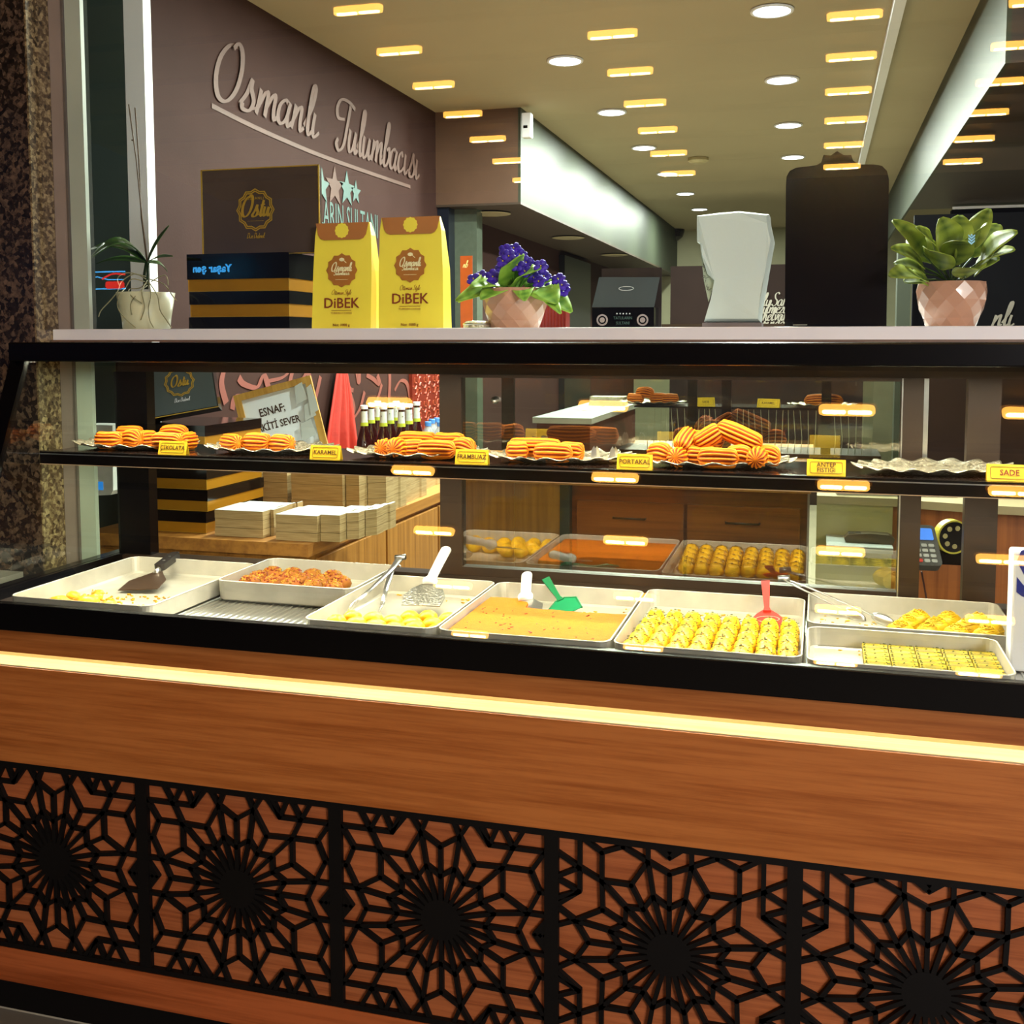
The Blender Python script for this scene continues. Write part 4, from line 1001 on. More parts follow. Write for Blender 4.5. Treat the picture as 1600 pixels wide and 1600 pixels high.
# ================================================================ ON THE WINDOW SILL
SL0 = 1.3776
M_boxblk = mat('black_gloss_card', '0d0a0b', 0.12, spec=0.6, nscale=20)
M_boxgold = mat('amber_gold_card', 'b8801e', 0.3, metal=0.45, nscale=20, noise=0.03)
M_boxbrn = mat('brown_gloss_card', '4e3f39', 0.18, spec=0.6, nscale=10)
def badge(parent, M, r, ringm, name='badge_outline', w=0.06):
    for k, (a, b) in enumerate(((1.0, 1 - w), (0.90, 0.90 - w))):
        mb = MB(); mb.ring(star_poly(12, r * a, r * a * .90), star_poly(12, r * b, r * b * .90), 0.0002, 0.0008, M); mb.build(name, ringm, parent)
def gift_box(x0, x1, y0, y1, z0, z1, label, group, split=0.5, base=True):
    t = thing('gift_box', label, 'gift box', ((x0 + x1) / 2, (y0 + y1) / 2, z0), group)
    zm = z0 + (z1 - z0) * split
    if base:
        bx('base', M_boxgold, x0 + .002, x1 - .002, y0 + .002, y1 - .002, z0 + .0006, zm, t)
        mb = MB()
        for x in (x0 + .002, x1 - .002): mb.box(x - .0006, x + .0006, y0 + .0012, y0 + .0024, z0 + .0008, zm)
        mb.box(x0 + .002, x1 - .002, y0 + .0012, y0 + .0024, z0 + .0006, z0 + .0018); mb.build('foil_edge', M_goldp, t)
    else: zm = z0 + .0006
    bx('lid', M_boxblk, x0, x1, y0, y1, zm, z1, t)
    return t
g = 'black and gold gift boxes on the sill'
gift_box(-1.405, -1.148, 2.13, 2.36, SL0, SL0 + .0285, 'black gift box at the bottom of the sill stack', g, base=False)
gift_box(-1.403, -1.148, 2.131, 2.36, SL0 + .0285, SL0 + .0865, 'black and gold gift box in the middle of the sill stack', g)
gift_box(-1.407, -1.147, 2.13, 2.36, SL0 + .0865, SL0 + .1445 + .028, 'black and gold gift box at the top of the sill stack, under the upright one', g, split=.33)
zt0 = SL0 + .1726
# correct the stack top to the photo height
t = thing('gift_box', 'upright brown gift box with a gold twelve-point badge standing on the sill stack', 'gift box', (-1.243, 2.2, zt0))
bx('box', M_boxbrn, -1.392, -1.094, 2.175, 2.19, zt0, zt0 + .196, t)
mb = MB()
for (a, b, c, d) in ((-1.393, -1.0925, zt0, zt0 + .002), (-1.393, -1.0925, zt0 + .1945, zt0 + .1970), (-1.3935, -1.3905, zt0, zt0 + .197), (-1.0950, -1.0920, zt0, zt0 + .197)):
    mb.box(a, b, 2.1735, 2.1755, c, d)
mb.build('gold_edge', M_goldp, t)
cx = AY(399, 330, 2.174).x; cz = AY(399, 328, 2.174).z; Mb = FRONT((cx, 2.1745, cz))
badge(t, Mb, .049, M_goldp)
script_text('Ostu', .021, Mb @ Matrix.Translation((0, -.014, .0008)), M_goldp, 'brand_word', t, w=.34, sx=1.0)
text('OSMANLI', .0085, Mb @ Matrix.Translation((0, .026, .0008)), M_goldp, 'lettering', t, space=1.3)
mb = MB(); mb.box(-.021, .021, -.0252, -.0245, 0.0004, .0010, Mb); mb.build('thin_rule', M_goldp, t)
script_text('Dize Didenek', .0055, Mb @ Matrix.Translation((0, -.064, .0008)), M_goldp, 'script_line', t, w=.28)

M_bagside = mat('shaded_amber_paper', 'd6981e', 0.5, nscale=20)
M_bagy = mat('bright_yellow_paper', 'f8e048', 0.42, nscale=6, noise=0.02, coat=0.2)
M_flap = mat('copper_brown_flap', 'b4713c', 0.3, nscale=10, coat=0.4)
M_bbadge = mat('copper_badge', 'b5702e', 0.35, coat=0.3, nscale=10)
M_brnink = mat('red_brown_ink', '8a3414', 0.5)
M_crm = mat('cream_ink', 'f4e6b8', 0.5)
def coffee_bag(x0, x1, y0, ztop, lean, label):
    w = x1 - x0; hgt = ztop - SL0; t = thing('coffee_bag', label, 'paper bag', ((x0 + x1) / 2, y0 + .03, SL0), 'yellow paper bags on the sill')
    cx = (x0 + x1) / 2
    # body: full width, slightly narrower and pinched at the top
    prof = [(0, 0, .058), (.55, .001, .052), (.88, .004, .030), (1.0, .008, .014)]
    vs = []
    for f, ins, dp in prof:
        z = SL0 + f * hgt; a = x0 + ins + lean * f; b = x1 - ins + lean * f; yy = y0 + .012 * f
        vs += [(a, yy, z), (b, yy, z), (b - .002, yy + dp, z), (a + .002, yy + dp, z)]
    fs = [(3, 2, 1, 0)] + [(4 * k + i, 4 * k + (i + 1) % 4, 4 * k + 4 + (i + 1) % 4, 4 * k + 4 + i) for k in range(3) for i in range(4)] + [(12, 13, 14, 15)]
    mb = MB(); mb.add(vs, fs); mb.build('paper_body', M_bagy, t)
    n = Vector((0, -1, -.012 / hgt * 1.0)).normalized()
    M = frame_mat((cx + lean * .5, y0 + .006 - .0012, SL0 + hgt / 2), (1, 0, 0), (0, -1, .012 / hgt))
    fw_ = w - .016
    fl = [(-fw_ / 2, hgt / 2), (-fw_ / 2 + .006, hgt / 2 - .026), (-fw_ / 2 + .012, hgt / 2 - .034), (-fw_ / 2 + .020, hgt / 2 - .037), (fw_ / 2 - .020, hgt / 2 - .037), (fw_ / 2 - .012, hgt / 2 - .034), (fw_ / 2 - .006, hgt / 2 - .026), (fw_ / 2, hgt / 2)]
    mb = MB(); mb.prism(fl, .0004, .0022, M); mb.build('folded_flap', M_flap, t)
    mb = MB(); mb.prism(star_poly(12, .0170, .0152), .0022, .0028, M @ Matrix.Translation((0, hgt / 2 - .017, 0))); mb.build('seal_sticker', M_bagy, t)
    bz = hgt / 2 - .104
    mb = MB(); mb.prism(star_poly(12, .0375, .0335), .0004, .0012, M @ Matrix.Translation((0, bz, 0))); mb.build('printed_badge', M_bbadge, t)
    MT = lambda y: M @ Matrix.Translation((0, y, .0013))
    script_text('Osmanli', .0088, MT(bz - .002), M_crm, 'script_line', t, w=.34, sx=.95)
    script_text('Tulumbacisi', .0046, MT(bz - .0105), M_crm, 'script_line', t, w=.34, sx=.95)
    mb = MB(); mb.blob((0, 0, 0), .0065, .0042, .0006, 8, 4, M=MT(bz + .0235)); mb.tube([MT(0) @ Vector((.004, bz + .022, 0)), MT(0) @ Vector((.011, bz + .016, 0))], .0008, 4); mb.build('printed_bean', M_crm, t)
    mb = MB(); mb.box(-.015, .015, bz - .0206, bz - .0199, 0, .0003, MT(0)); mb.build('thin_rule', M_crm, t)
    zz = hgt / 2 - .176
    script_text('Ottoman Style', .0050, MT(zz + .0185), M_brnink, 'script_line', t, w=.2)
    text('DiBEK', .032, MT(zz - .001), M_brnink, 'lettering', t, bold=.0002)
    mb = MB(); mb.box(-.024, .024, zz - .0168, zz - .0158, 0, .0003, MT(0)); mb.build('thin_rule', M_brnink, t)
    text('TURKISH COFFEE', .0066, MT(zz - .0225), mat('pale_brown_ink', 'c9a040', 0.5), 'lettering', t)
    text('Net: 1000 g', .0085, MT(-hgt / 2 + .009), M_brnink, 'lettering', t)
    return t
coffee_bag(-1.091, -.949, 2.125, 1.611, .003, 'left of the two yellow paper bags, its copper flap partly shaded')
coffee_bag(-.930, -.780, 2.125, 1.619, -.004, 'right of the two yellow paper bags, beside the purple violet')

# --- foliage helpers
M_leaf = vmat('mid_green_leaf', '4f7d1e', '9cc04a', 0.45)
M_leafd = vmat('dark_green_leaf', '16280f', '3a5a22', 0.35, coat=0.3)
M_leafo = vmat('olive_green_leaf', '3c5216', '94a03c', 0.45)
def leaf(mb, base, tip, w, sag=0.0, up=(0, 0, 1), cup=0.15, round_=0.55, nu=5, nv=12, und=0.0, fat=.7):
    base = Vector(base); tip = Vector(tip); d = tip - base; L_ = d.length; t = d / L_
    side = t.cross(Vector(up)); side = side.normalized() if side.length > 1e-3 else Vector((1, 0, 0)); n = side.cross(t).normalized()
    def fn(u, v):
        s_ = (u - .5) * 2; ww = w / 2 * max(.03, math.sin(math.pi * min(1, v ** round_ * .97 + .015))) ** fat
        return base + d * v + n * (sag * math.sin(math.pi * v) + cup * ww * s_ * s_ + und * math.sin(v * 14) * ww * .2 * abs(s_)) + side * s_ * ww
    mb.grid(nu, nv, fn, k=lambda u, v: max(.01, .35 + .5 * abs(u - .5) * 2 - .25 * (abs(v * 6 % 1 - .5) < .15)))
def add_leaf(parent, m, *a, **k):
    mb = MB(); leaf(mb, *a, **k); o = mb.build('leaf', m, parent, True)
    s_ = o.modifiers.new('thickness', 'SOLIDIFY'); s_.thickness = .0012; return o
def W3(px_, py_, Y): return AY(px_, py_, Y)

def faceted_pot(px0, px1, pyt, Y, label, nm='faceted_pot', rb=.78):
    a = AY(px0, pyt, Y); b = AY(px1, pyt, Y); r = (b.x - a.x) / 2 * .98; cx = (a.x + b.x) / 2; h = a.z - SL0
    t = thing('potted_violet', label, 'potted plant', (cx, Y, SL0))
    n = 12; rows = 5; vs = []; fs = []
    for j in range(rows + 1):
        f = j / rows; rr = r * (rb + (1 - rb) * math.sin(f * math.pi * .55) / math.sin(math.pi * .55)) * (1.05 if 1 < j < rows else 1)
        for i in range(n): 
            q = 2 * math.pi * (i + .5 * (j % 2)) / n; vs.append((rr * math.cos(q), rr * math.sin(q), h * f + .0003))
    for j in range(rows):
        for i in range(n):
            k = (i + 1) % n; a_, b_, c_, d_ = j * n + i, j * n + k, (j + 1) * n + i, (j + 1) * n + k
            fs += [(a_, b_, c_), (b_, d_, c_)] if j % 2 == 0 else [(a_, b_, d_), (a_, d_, c_)]
    fs.append(tuple(range(n - 1, -1, -1)))
    mb = MB(); mb.add(vs, fs); mb.build(nm, mat('rose_ceramic', 'c9937c', 0.22, coat=0.5, nscale=12, noise=0.04), t, off=False)
    mb = MB(); mb.lathe([(r * .95, h * .86), (r * .4, h * .9), (0, h * .92)], 16, cap=False); mb.build('soil', mat('dark_soil', '2c1c12', 0.9, bump=0.8, nscale=200), t, off=False)
    return t, cx, h, r
# purple violet
t, cx, h, r = faceted_pot(757, 853, 452, 2.17, 'purple flowering violet in a rose faceted pot beside the yellow bags')
Y0 = 2.17; c0 = Vector((cx, Y0, SL0 + h * .9))
for (bx_, by_, tx, ty, yb, yt, w) in ((790, 455, 712, 470, Y0, 2.12, .055), (795, 452, 735, 448, Y0, 2.10, .06), (790, 450, 716, 492 - 20, Y0, 2.16, .04), (800, 448, 815, 398, Y0, 2.08, .055), (805, 448, 845, 420, Y0, 2.12, .05),
        (830, 450, 870, 474, Y0, 2.08, .066), (835, 452, 893, 488, Y0, 2.11, .05), (838, 448, 885, 462, Y0, 2.13, .05), (840, 455, 876, 490, Y0, 2.06, .03), (800, 450, 770, 440, Y0, 2.2, .05),
        (812, 450, 790, 415, Y0, 2.2, .045), (825, 450, 850, 440, Y0, 2.22, .05), (800, 455, 752, 468, Y0, 2.07, .055), (820, 455, 820, 470, Y0 - .02, 2.07, .04)):
    b_ = W3(bx_, by_, yb); e_ = W3(tx, ty, yt)
    add_leaf(t, M_leaf, b_, e_, w * 1.25, sag=.012, up=(0, -.7, 1), round_=.62, und=.3)
M_vio = mat('violet_petal', '4a1cc0', 0.5, nscale=40, color2='2a0f80'); M_stam = mat('yellow_stamen', 'e8c840', 0.5)
rnd = random.Random(31)
FL = [(795, 400), (803, 388), (790, 392), (812, 398), (786, 408), (822, 410), (832, 418), (838, 428), (845, 416), (820, 424), (740, 436), (750, 430), (758, 440), (744, 446), (770, 432), (778, 426), (764, 444), (850, 432), (856, 440), (866, 444), (872, 436), (878, 446), (842, 440), (834, 434), (808, 414), (798, 412), (784, 420), (880, 454), (860, 450)]
for k, (fx, fy) in enumerate(FL):
    c = W3(fx, fy, 2.15 + rnd.uniform(-.03, .03)); fo = bpy.data.objects.new('flower', None); COL.objects.link(fo); fo.parent = t; fo.location = c - Vector(t.location)
    ax = Vector((rnd.uniform(-.7, .7), -1, rnd.uniform(-.1, .9)))
    M = frame_mat((0, 0, 0), (1, rnd.uniform(-.3, .3), rnd.uniform(-.5, .5)), ax)
    mb = MB()
    for q in range(5):
        a_ = 2 * math.pi * q / 5; mb.blob((.0088 * math.cos(a_), .0088 * math.sin(a_), 0), .0084, .0074, .0016, 7, 4, .1, M=M, rnd=rnd)
    mb.build('petals', M_vio, fo, True, off=False)
    mb = MB(); mb.blob((0, 0, .002), .0016, .0016, .002, 6, 4, M=M); mb.build('stamens', M_stam, fo, off=False)
    if k % 2 == 0:
        mb = MB(); mb.tube([c - Vector(t.location), (c - Vector(t.location)) * .5 + Vector((0, 0, h * .5)), Vector((0, 0, h * .85))], .0012, 5); mb.build('flower_stem', M_leaf, t, off=False)
# big-leaved plant at the right
t, cx, h, r = faceted_pot(1433, 1542, 442, 2.17, 'leafy green plant in a larger rose faceted pot near the right edge', rb=.74)
for (bx_, by_, tx, ty, yt, w) in ((1480, 440, 1394, 344, 2.14, .045), (1480, 440, 1392, 388, 2.10, .05), (1480, 442, 1390, 432, 2.06, .052), (1482, 440, 1396, 412, 2.12, .035), (1484, 438, 1432, 356, 2.08, .055), (1486, 436, 1470, 340, 2.12, .06), (1488, 436, 1500, 336, 2.20, .05),
        (1490, 438, 1546, 326, 2.22, .040), (1492, 438, 1540, 352, 2.06, .07), (1494, 440, 1590, 362, 2.10, .052), (1494, 442, 1584, 392, 2.04, .055), (1490, 444, 1530, 420, 2.02, .05), (1484, 442, 1450, 390, 2.03, .055), (1488, 440, 1500, 376, 2.03, .05),
        (1486, 440, 1420, 372, 2.25, .05), (1490, 440, 1560, 350, 2.28, .05), (1482, 444, 1412, 440, 2.14, .045), (1495, 446, 1562, 404, 2.12, .05)):
    b_ = W3(bx_, by_, 2.17); e_ = W3(tx, ty, yt); m_ = b_.lerp(e_, .42)
    o = add_leaf(t, M_leafo, m_, e_, w * 1.15, sag=.010, up=(0, -.8, 1), round_=.75, und=.15, fat=.6)
    mb = MB(); mb.tube([b_, b_.lerp(m_, .5) + Vector((0, 0, .004)), m_ + (e_ - m_) * .1], .0016, 5); mb.build('leaf_stalk', M_leafo, t)
# orchid
a = AY(190, 458, 2.12); b = AY(266, 458, 2.12); r = (b.x - a.x) / 2; cx = (a.x + b.x) / 2; h = a.z - SL0
t = thing('potted_orchid', 'flowerless orchid with two bare stems and dangling roots in a cream pot', 'potted plant', (cx, 2.12, SL0))
mb = MB(); mb.lathe([(r * .80, .0003), (r * .84, h * .3), (r, h), (r * .95, h), (r * .9, h * .8)], 32); mb.build('pot', mat('cream_ceramic', 'd9d3b4', 0.35, nscale=10, coat=0.3), t, True, off=False)
mb = MB(); mb.lathe([(r * .93, h * .88), (r * .5, h * .95), (0, h)], 16, cap=False); mb.build('bark', mat('bark_chips', '4a3420', 0.9, bump=1.0, nscale=120), t, off=False)
crown = W3(230, 410, 2.12)
for (tx, ty, yt, w, sg) in ((136, 392, 2.06, .040, .03), (264, 352, 2.12, .026, .004), (270, 400, 2.07, .018, .006), (150, 412, 2.18, .024, .012), (262, 425, 2.16, .026, .01), (140, 404, 2.02, .05, .045)):
    add_leaf(t, M_leafd, crown, W3(tx, ty, yt), w, sag=sg, up=(0, -.6, 1), round_=.8)
mb = MB(); mb.tube([W3(228, 452, 2.12), W3(228, 430, 2.12), crown], [.006, .007, .005], 8); mb.build('stem_base', M_leafd, t, True)
M_stick = mat('brown_stem', '5a4634', 0.6, nscale=60)
mb = MB(); mb.tube([crown, W3(222, 340, 2.12), W3(213, 250, 2.12), W3(201, 163, 2.12)], [.0022, .002, .0017, .0015], 6); mb.blob(tuple(W3(207, 219, 2.12)), .003, .003, .002, 6, 4); mb.build('flower_spike', M_stick, t, True)
mb = MB(); mb.tube([crown, W3(221, 340, 2.13), W3(217, 250, 2.13), W3(211, 168, 2.13)], [.0022, .002, .0017, .0015], 6); mb.build('flower_spike', M_stick, t, True)
M_root = mat('grey_green_root', '9a9270', 0.6, nscale=50)
RT = [[(228, 436), (210, 428), (190, 440), (184, 455), (172, 470), (158, 485), (154, 495)], [(226, 440), (206, 436), (196, 450), (186, 462), (184, 480), (195, 497), (212, 512)], [(230, 442), (218, 450), (202, 452), (205, 462), (222, 474)],
      [(232, 440), (236, 460), (232, 480), (234, 500), (240, 512)], [(232, 440), (246, 462), (250, 484), (260, 500), (268, 512)], [(234, 436), (256, 444), (268, 460), (276, 470)], [(230, 438), (222, 456), (226, 480), (220, 500)],
      [(228, 432), (200, 426), (184, 434), (186, 446)], [(236, 440), (258, 430), (263, 446)], [(230, 446), (212, 462), (204, 476), (206, 492)]]
for k, st in enumerate(RT):
    mb = MB(); pts = [W3(x, y, 2.12 - (r + .004 if y > 452 else .02) + .001 * k) for x, y in st]; mb.tube(spline([tuple(p) for p in pts], 4), .0013, 5); mb.build('root', M_root, t, True)

# black display box with a raised lid
p0 = AY(925, 513, 2.14); p1 = AY(1022, 480, 2.14)
t = thing('display_box', 'open black counter box with round crests and a raised grey lid', 'display box', ((p0.x + p1.x) / 2, 2.18, SL0))
bx('tray_box', M_boxblk, p0.x, p1.x, 2.14, 2.24, SL0 + .0003, p1.z, t)
a_ = AY(925, 480, 2.15); b_ = AY(936, 433, 2.19); c_ = AY(1031, 433, 2.19); d_ = AY(1022, 480, 2.15)
mb = MB(); mb.add([a_, d_, c_, b_, a_ + Vector((0, .002, 0)), d_ + Vector((0, .002, 0)), c_ + Vector((0, .002, 0)), b_ + Vector((0, .002, 0))], [(0, 1, 2, 3), (7, 6, 5, 4), (0, 4, 5, 1), (1, 5, 6, 2), (2, 6, 7, 3), (3, 7, 4, 0)])
mb.build('slanted_lid', mat('grey_sheen_card', '5c6468', 0.2, metal=0.3, nscale=8), t)
mb = MB(); e0 = AY(940, 433, 2.20); e1 = AY(1034, 418, 2.20); mb.box(e0.x, e1.x, 2.20, 2.203, SL0 + .0003, e1.z); mb.build('back_card', mat('dim_brown_card', '2f2422', 0.3), t)
Mf = lambda x, y: FRONT(AY(x, y, 2.1388))
for x_ in (941, 1004):
    mb = MB(); mb.ring(round_rect(.024, .024, .0119, 5), round_rect(.017, .017, .0084, 5), .0001, .0006, Mf(x_, 500)); mb.prism(round_rect(.011, .011, .0054, 4), .0001, .0006, Mf(x_, 500)); mb.build('round_crest', mat('rose_grey_print', 'a09090', 0.5), t)
text('TATLILARIN', .0085, Mf(973, 497), M_teal, 'lettering', t, sx=.85); text('SULTANI', .0085, Mf(973, 505), M_teal, 'lettering', t, sx=.85)
for i in range(5):
    mb = MB(); mb.prism(star_poly(5, .0022, .0009), .0001, .0005, Mf(964 + i * 5, 490)); mb.build('star', M_white, t)
Mo = frame_mat(AY(979, 451, 2.168), (1, 0, 0), (0, -1, .85)); Mo = Matrix.Translation((0, -.004, 0)) @ Mo
mb = MB(); mb.ring([(.016 * math.cos(q), .006 * math.sin(q)) for q in [k * math.pi / 12 for k in range(24)]], [(.015 * math.cos(q), .005 * math.sin(q)) for q in [k * math.pi / 12 for k in range(24)]], .0, .0006, Mo); mb.build('oval_mark', M_white, t)
# white crumpled bag
t = thing('paper_bag', 'tall crumpled white paper bag beside the black board', 'paper bag', (AY(1145, 513, 2.15).x, 2.15, SL0))
rnd = random.Random(9)
out = [(1100, 503), (1110, 470), (1116, 440), (1104, 430), (1096, 400), (1094, 380), (1089, 378), (1089, 337), (1120, 333), (1155, 330), (1202, 335), (1203, 348), (1209, 376), (1206, 392), (1200, 425), (1196, 450), (1190, 480), (1188, 503)]
pl = [AY(x, y, 2.13) for x, y in out]; n = len(pl)
ctr = Vector((sum(p.x for p in pl) / n, 2.105, sum(p.z for p in pl) / n))
vs = [tuple(p) for p in pl] + [(p.x * .93 + ctr.x * .07, 2.11 + rnd.uniform(-.006, .004), p.z * .95 + ctr.z * .05) for p in pl] + [(p.x, 2.19, p.z) for p in pl]
mb = MB(); mb.add(vs, [(i, (i + 1) % n, n + (i + 1) % n, n + i) for i in range(n)] + [tuple(n + i for i in range(n))] + [((i + 1) % n, i, 2 * n + i, 2 * n + (i + 1) % n) for i in range(n)] + [tuple(2 * n + i for i in range(n - 1, -1, -1))])
mb.build('paper_body', mat('white_kraft_paper', 'c9d0cc', 0.6, nscale=5, bump=0.5, bscale=18, noise=0.02), t)
a_ = AY(1097, 513, 2.12); b_ = AY(1190, 504, 2.12); bx('base_block', mat('mauve_card', '7a6a6a', 0.5), a_.x, b_.x, 2.12, 2.19, SL0 + .0002, b_.z, t)
sidep = [AY(x, y, 2.118) for x, y in ((1095, 395), (1116, 392), (1117, 440), (1107, 472), (1100, 440))]
mb = MB(); mb.add(sidep + [q + Vector((0, .002, 0)) for q in sidep], [(4, 3, 2, 1, 0), (5, 6, 7, 8, 9)] + [(i, (i + 1) % 5, 5 + (i + 1) % 5, 5 + i) for i in range(5)]); mb.build('side_gusset', mat('pale_green_print_paper', 'aab29c', 0.6), t)
mb = MB()
for k in range(34):
    x = rnd.uniform(1098, 1114); y = rnd.uniform(397, 455); q = AY(x, y, 2.1172); a2 = rnd.uniform(0, 3); v = Vector((math.cos(a2), 0, math.sin(a2))) * .0035
    mb.tube([q - v, q + v], .0005, 4)
o = mb.build('printed_sprigs', mat('dark_print_sprig', '3a3c34', 0.6), t); o['kind'] = 'stuff'
# black ornate board
t = thing('menu_board', 'tall black board with rounded corners and a small crown-shaped top, its plain dark side showing', 'board', (AY(1308, 513, 2.14).x, 2.14, SL0))
outl = [(1226, 513), (1228, 290), (1229, 276), (1234, 267), (1244, 262), (1262, 260), (1276, 258), (1283, 254), (1287, 242), (1298, 243), (1308, 236), (1318, 242), (1330, 242), (1333, 251), (1342, 257), (1365, 257), (1378, 259), (1386, 267), (1389, 280), (1385, 513)]
pl = [AY(x, y, 2.14) for x, y in outl]; pl[0].z = pl[-1].z = SL0 + .0002
n = len(pl); mb = MB(); mb.add(pl + [p + Vector((0, .012, 0)) for p in pl], [tuple(range(n - 1, -1, -1)), tuple(range(n, 2 * n))] + [(i, (i + 1) % n, n + (i + 1) % n, n + i) for i in range(n)])
mb.build('panel', mat('near_black_brown_lacquer', '0e0706', 0.2, spec=0.4), t)
bx('foot', M_boxblk, pl[0].x + .02, pl[-1].x - .02, 2.135, 2.19, SL0 + .0002, SL0 + .006, t)
bx('shelf_clip', M_steel, AY(1239, 509, 2.13).x, AY(1261, 509, 2.13).x, 2.125, 2.135, SL0 + .0045, SL0 + .0065, t)
# small things behind and beside the violet
q = AY(741, 507, 2.13)
t = thing('metal_tin', 'low ornate silver tin at the foot of the right yellow bag', 'tin', (q.x, 2.15, SL0))
mb = MB(); mb.lathe([(.028, .0003), (.030, .003), (.030, .012), (.027, .014), (.022, .017), (0, .018)], 28); mb.build('tin_body', M_lace, t, True, off=False)
mb = MB(); mb.lathe([(.0305, .008), (.031, .010), (.0305, .012)], 28); mb.build('rim_band', M_steel, t, off=False)
q0 = AY(842, 476, 2.3); q1 = AY(884, 476, 2.3)
t = thing('red_bag', 'red ribbed bag half hidden behind the violet pot', 'bag', ((q0.x + q1.x) / 2, 2.32, SL0))
mb = MB(); wv = [(q0.x - t.location.x + (q1.x - q0.x) * k / 16, -.02 + .003 * (k % 2)) for k in range(17)] + [(q1.x - t.location.x, .02), (q0.x - t.location.x, .02)]
mb.prism(wv, .0003, q0.z - SL0); mb.build('body', mat('red_glossy_fabric', '8a241c', 0.35, nscale=20), t, off=False)
mb = MB(); mb.tube([(q0.x - t.location.x + .01, 0, q0.z - SL0), (0, 0, q0.z - SL0 + .02), (q1.x - t.location.x - .01, 0, q0.z - SL0)], .003, 6); mb.build('handle', mat('dark_red_cord', '4a1410', 0.5), t, True, off=False)
q0 = AY(719, 400, 2.42); q1 = AY(738, 446, 2.42)
t = thing('leaflet', 'narrow orange leaflet standing behind the violet leaves', 'leaflet', ((q0.x + q1.x) / 2, 2.42, SL0))
bx('card', mat('orange_card', 'b84a1e', 0.5), q0.x, q1.x, 2.42, 2.423, SL0 + .0003, q0.z, t)
script_text('nb', .008, FRONT(AY(727, 418, 2.4195)), M_crm, 'script_line', t, w=.25); text('L', .014, FRONT(AY(732, 438, 2.4195)), M_crm, 'lettering', t)
# wheat emblem sticker light-blue on the glass beside the right plant
q = AY(1518, 377, 1.9996); t = thing('wheat_sticker', 'tiny pale blue wheat-ear sticker on the window glass before the right plant', 'sticker', q)
mb = MB()
for s_ in (-1, 1):
    for k in range(3): mb.prism([(0, .002 * k - .006 + .003 * k), (.0055 * s_, .003 * k - .001 + .002 * k), (.0055 * s_, .003 * k + .0022 + .002 * k), (0, .002 * k - .0025 + .003 * k)][::s_], 0, .0003, FRONT((0, 0, 0)))
mb.prism([(-.002, .0105), (0, .009), (.002, .0105), (0, .013)][::1], 0, .0003, FRONT((0, 0, 0))); mb.build('print', mat('pale_blue_print', '8fd4f0', 0.5), t, off=False)
mb = MB(); mb.prism(round_rect(.0135, .02, .004, 3, 0, .002), -.0002, -.0001, FRONT((0, 0, 0))); mb.build('clear_film', G_thin, t, off=False)
# ================================================================ INSIDE THE SHOP, SEEN THROUGH THE CASE
# oak cabinet along the left wall
t = thing('wall_cabinet', 'long honey oak cabinet running back along the left wall', 'cabinet', (-1.69, 3.9, 0))
bx('carcass', M_oakz, -2.045, -1.345, 2.57, 5.05, 0.0, 0.765, t)
bx('worktop', M_oaky, -2.045, -1.330, 2.55, 5.05, 0.765, 0.80, t)
bx('end_panel', M_oakz, -2.03, -1.43, 2.562, 2.571, 0.05, 0.752, t)
y = 2.62
for k in range(5):
    d = bx('door', M_oakz, -1.345, -1.331, y, y + .46, 0.06, 0.75, t, .002)
    hy = y + (.41 if k % 2 == 0 else .05)
    mb = MB(); mb.tube([(-1.331, hy, .62), (-1.312, hy, .62), (-1.312, hy, .44), (-1.331, hy, .44)], .005, 8)
    mb.build('handle', M_steel, d, True)
    y += .475
# gift boxes on the cabinet, and one tipped on top
g = 'black and gold gift boxes on the oak cabinet'
for k in range(5):
    o = gift_box(-1.97, -1.688 + .004 * (k % 2), 2.62 + .004 * (k % 3), 2.94, .8003 + .0622 * k, .8003 + .0622 * (k + 1) - .0006, 'black and gold gift box on the oak cabinet, %s from the bottom of the stack' % ORD[k], g)
t = thing('gift_box', 'grey-fronted gift box tipped backwards on top of the cabinet stack', 'gift box', (-1.80, 2.70, 1.1118), g)
b0 = (0.008, 0.0, 0.0)
Mx = Matrix.Rotation(R(24), 4, 'Z') @ Matrix.Rotation(R(-10), 4, 'Y') @ Matrix.Rotation(R(-16), 4, 'X')
mb = MB(); mb.box(-.10, .10, 0, .055, .030, .22, Mx); mb.build('box', M_boxblk, t, off=False)
mb = MB(); mb.box(-.096, .096, -.0012, 0, .034, .216, Mx); mb.build('front_sheet', mat('grey_sheen_card2', '4c5656', 0.22, nscale=8), t, off=False)
mb = MB(); mb.box(-.101, -.098, -.002, .0, .029, .221, Mx); mb.box(-.10, .10, -.002, .0, .029, .0315, Mx); mb.build('gold_edge', M_goldp, t, off=False)
Mb = Mx @ FRONT((0, -.0014, .125))
badge(t, Matrix.Translation(t.location) @ Mb, .045, M_goldp)
o = script_text('Ostu', .015, Matrix.Translation(t.location) @ Mb @ Matrix.Translation((0, -.012, .0006)), M_goldp, 'brand_word', t, w=.34)
o = script_text('Dize Didenek', .0055, Matrix.Translation(t.location) @ Mb @ Matrix.Translation((0, -.06, .0006)), M_white, 'script_line', t, w=.28)
